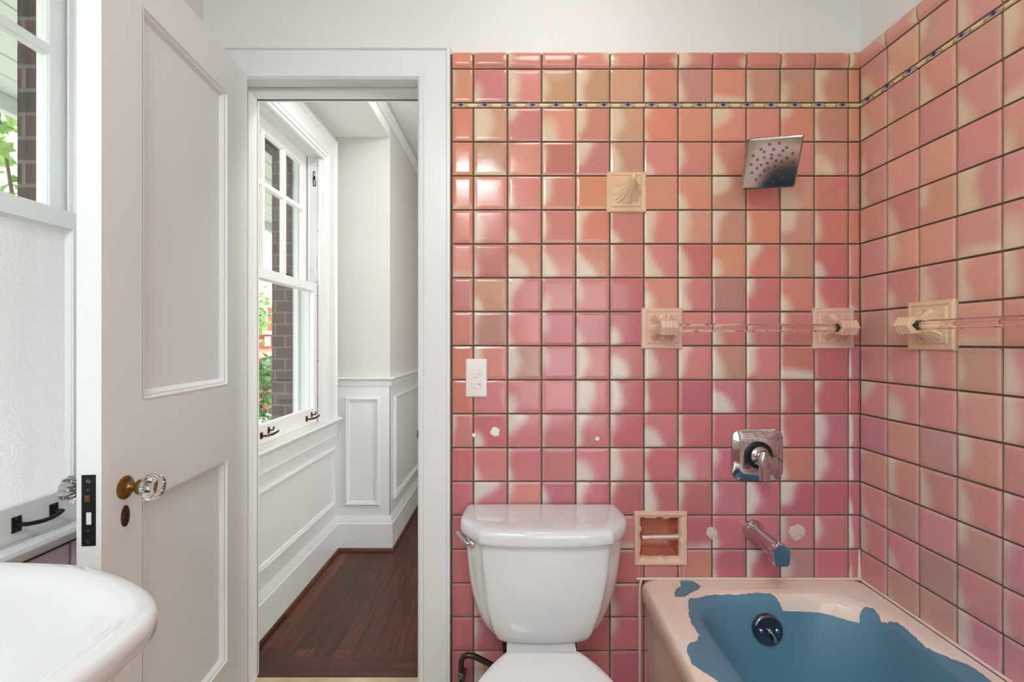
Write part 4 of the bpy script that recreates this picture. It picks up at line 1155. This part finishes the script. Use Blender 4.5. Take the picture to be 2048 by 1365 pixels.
M_SLOT = mat('outlet_slot_grey', (120, 104, 98), .6)
f = MB()
f.pbox(Mback, qx-.0065, qz-.0235, .0145, qx-.0052, qz-.0165, .0153); f.pbox(Mback, qx+.0052, qz-.0230, .0145, qx+.0065, qz-.0170, .0153); f.lathe(Mback(qx+.0105, qz-.0200, .0150), (0, -1, 0), [(.0022, 0), (.002, .0003)], 10)
f.pbox(Mback, qx-.003, qz-.0008, .0130, qx+.003, qz+.0004, .0138)
f.build('outlet_slots', M_SLOT, t2)
def plug(x, y, r, label, mt, seed):
    rg = random.Random(seed); f = MB(); n = 20
    a_, b_ = (x-1024)*D/F*.995, Z((685-y)*D/F*.995); rr_ = [r*D/F*rg.uniform(.86, 1.1) for _ in range(n)]
    ringf = lambda k, h: [Mback(a_+rr_[j]*k*math.cos(2*PI*j/n), b_+rr_[j]*k*math.sin(2*PI*j/n), h) for j in range(n)]
    f.loft([ringf(1, .003), ringf(1, .0080), ringf(.85, .0090), ringf(.3, .0086)])
    tag(f.build('filled_hole', mt, smooth=40), label, 'wall patch')
M_WPLUG = mat('white_filler', (236, 232, 226), .8, bump=(150, .4))
plug(990, 864, 9.5, 'round white filled hole in the tile below the switch plate', M_WPLUG, 1)
plug(948, 871, 4, 'tiny chipped hole on the grout line left of the round white one', M_WPLUG, 2)
plug(1194.5, 878, 4.5, 'tiny white filled hole in the tile above the toilet tank', M_WPLUG, 3)
plug(1424, 1067, 12, 'round putty patch on the grout line between paper holder and tub spout', M_PLUG, 4)
plug(1594, 1066, 16, 'rough round putty patch on the tile right of the tub spout', M_PLUG, 5)

cl = root('ceiling_light', 'added flush white fill lamp over the bathroom floor, out of view', 'ceiling lamp')  # fixture added around the bathroom fill lamp
f = MB(); f.lathe((-.36, -.62, 2.58), (0, 0, -1), [(.17, 0), (.17, .02), (.16, .03)], 32); f.build('lamp_base', M_TRIM, cl, smooth=40)
f = MB(); f.lathe((-.36, -.62, 2.55), (0, 0, -1), [(.155, 0), (.14, .02), (.08, .035), (.01, .04)], 32); f.build('lamp_shade', M_LAMP, cl, smooth=60)
c2 = root('ceiling_light', 'small recessed white ceiling lamp over the toilet and tub', 'ceiling lamp')
f = MB(); f.lathe((.16, 1.02, 2.58), (0, 0, -1), [(.16, 0), (.16, .03), (.15, .04)], 32); f.build('lamp_base', M_TRIM, c2, smooth=40)
f = MB(); f.lathe((.16, 1.02, 2.54), (0, 0, -1), [(.145, 0), (.14, .02), (.01, .03)], 32); f.build('lamp_shade', M_LAMP, c2, smooth=60)

c3 = root('added_hall_top_fixture', 'added white fill lamp in the hallway just beyond the doorway, out of view', 'ceiling lamp')  # fixture added to house the hallway fill lamp
f = MB(); f.lathe((-.42, 1.95, HC), (0, 0, -1), [(.12, 0), (.12, .010), (.11, .014)], 32); f.build('lamp_base', M_TRIM, c3, smooth=40)
f = MB(); f.lathe((-.42, 1.95, HC-.014), (0, 0, -1), [(.11, 0), (.10, .006), (.01, .010)], 32); f.build('lamp_shade', M_LAMP, c3, smooth=60)
c4 = root('added_hall_side_fixture', 'added tall white fill panel on the right wall of the hallway, out of view', 'wall lamp')  # fixture added behind the hallway side fill
f = MB(); f.box(HX1-.012, 1.72, .72, HX1, 2.18, 1.98); f.build('lamp_base', M_TRIM, c4, bevel=0.004)
f = MB(); f.box(HX1-.040, 1.75, .75, HX1-.012, 2.15, 1.95); f.build('lamp_shade', M_LAMP, c4, bevel=0.008)

# ================================================================== OUTSIDE
GZ = -2.6
f = MB(); f.box(-90, -40, GZ-.2, -1.26, 90, GZ); f.build('ground', M_GRASS, kind='structure')
def leafy_tree(name, label, base, th, crown, nleaf, mt, seed, size):
    rg = random.Random(seed); r = root(name, label, 'tree')
    f = MB(); bx, by = base
    f.tube([(bx, by, GZ), (bx+.05, by, GZ+th*.5), (bx, by+.05, GZ+th)], [.14, .11, .07], 10)
    cc, rad = crown
    for k in range(14):
        a = rg.uniform(0, 6.28); e = rg.uniform(-.5, 1)
        p = (cc[0]+rad[0]*.8*math.cos(a)*math.cos(e), cc[1]+rad[1]*.8*math.sin(a)*math.cos(e), cc[2]+rad[2]*.8*math.sin(e))
        m = tuple((p[i]+(bx, by, GZ+th)[i])/2+rg.uniform(-.1, .1) for i in range(3))
        f.tube([(bx, by, GZ+th-.1), m, p], [.05, .025, .008], 6)
    f.build('trunk', M_BARK, r, smooth=60)
    f = MB()
    cl_ = []
    for k in range(nleaf//14):
        a, e, q = rg.uniform(0, 6.28), math.asin(rg.uniform(-1, 1)), rg.uniform(.35, 1)**.5
        cl_.append((cc[0]+rad[0]*q*math.cos(a)*math.cos(e), cc[1]+rad[1]*q*math.sin(a)*math.cos(e), cc[2]+rad[2]*q*math.sin(e)))
    for p in cl_:
        for k in range(14):
            q = Vector([p[i]+rg.gauss(0, size*2.2) for i in range(3)])
            M = Matrix.Rotation(rg.uniform(0, 6.28), 3, 'Z') @ Matrix.Rotation(rg.uniform(-1, 1), 3, 'X') @ Matrix.Rotation(rg.uniform(-.6, .6), 3, 'Y')
            s_ = size*rg.uniform(.7, 1.3)
            shp = [(0, -1, 0), (.55, -.55, .08), (.95, .05, .2), (.45, .35, .05), (0, 1.15, -.1), (-.45, .35, .05), (-.95, .05, .2), (-.55, -.55, .08)]
            f.add([q+M @ (Vector(t)*s_) for t in shp], [(0, 1, 3, 4), (1, 2, 3), (0, 4, 5, 7), (7, 5, 6)])
    f.build('foliage', mt, r)
leafy_tree('tree', 'bright green leafy tree outside the bathroom window, below the soffit', (-4.6, 4.4), 3.2, ((-4.5, 4.2, 2.6), (1.6, 1.7, 1.5)), 2000, M_LEAF, 4, .075)
leafy_tree('tree', 'dark green leafy tree outside the hall window in front of the house', (-5.6, 9.6), 2.2, ((-5.35, 9.3, .15), (.9, 1.0, .85)), 1300, M_LEAF2, 8, .07)
leafy_tree('tree', 'tall pale green tree beyond the hall window, beside the house chimney', (-13.6, 22.0), 4.5, ((-12.5, 22, 2.6), (.9, 1.2, 1.6)), 420, M_LEAF, 12, .16)
hs = root('brick_house', 'orange brick house with chimney seen through the hall window', 'house')
HY = 26.0
hxp = lambda px: (px-1024)*HY/F
hzp = lambda py: Z((685-py)*HY/F)
f = MB(); f.box(hxp(430), HY, GZ, hxp(600), HY+8, hzp(668)); f.build('wall', M_HWALL, hs)
f = MB(); x0, x1 = hxp(424), hxp(606); f.add([(x0, HY-.4, hzp(670)), (x1, HY-.4, hzp(670)), (x1, HY+4, hzp(640)), (x0, HY+4, hzp(640)), (x0, HY+8.4, hzp(670)), (x1, HY+8.4, hzp(670))], [(0, 1, 2, 3), (3, 2, 5, 4), (0, 3, 4), (1, 5, 2), (0, 4, 5, 1)])
f.build('roof', M_HROOF, hs)
f = MB(); x0, x1 = hxp(528), hxp(590); f.add([(x0, HY+3, hzp(662)), (x1, HY+3, hzp(662)), ((x0+x1)/2+.3, HY+6, hzp(592)), (x0, HY+9, hzp(662)), (x1, HY+9, hzp(662))], [(0, 1, 2), (1, 4, 2), (4, 3, 2), (3, 0, 2), (0, 3, 4, 1)])
f.build('slate_gable', M_HSLATE, hs)
f = MB(); f.box(hxp(517), HY+1, hzp(662), hxp(529), HY+1.6, hzp(617)); f.box(hxp(516), HY+.95, hzp(618), hxp(530), HY+1.65, hzp(612)); f.build('chimney', M_HWALL, hs)
f = MB(); f.add([(hxp(440), HY-2.2, hzp(712)), (hxp(600), HY-2.2, hzp(712)), (hxp(600), HY, hzp(698)), (hxp(440), HY, hzp(698)), (hxp(440), HY-2.2, hzp(715)), (hxp(600), HY-2.2, hzp(715)), (hxp(600), HY, hzp(715)), (hxp(440), HY, hzp(715))], [(0, 1, 2, 3), (4, 5, 1, 0), (7, 6, 5, 4), (0, 3, 7, 4), (1, 5, 6, 2), (3, 2, 6, 7)])
f.build('porch_roof', M_HROOF, hs)
for px, py0, py1, wd in ((514, 678, 692, 7), (536, 674, 692, 10), (533, 718, 738, 12), (555, 718, 738, 12), (560, 674, 692, 10)):
    f = MB(); f.box(hxp(px-wd/2-1), HY-.06, hzp(py1+1), hxp(px+wd/2+1), HY+.02, hzp(py0-1)); fo = f.build('window', M_SASH, hs)
    f = MB(); f.box(hxp(px-wd/2), HY-.09, hzp(py1), hxp(px+wd/2), HY-.05, hzp(py0)); f.build('pane', M_HWIN, fo)
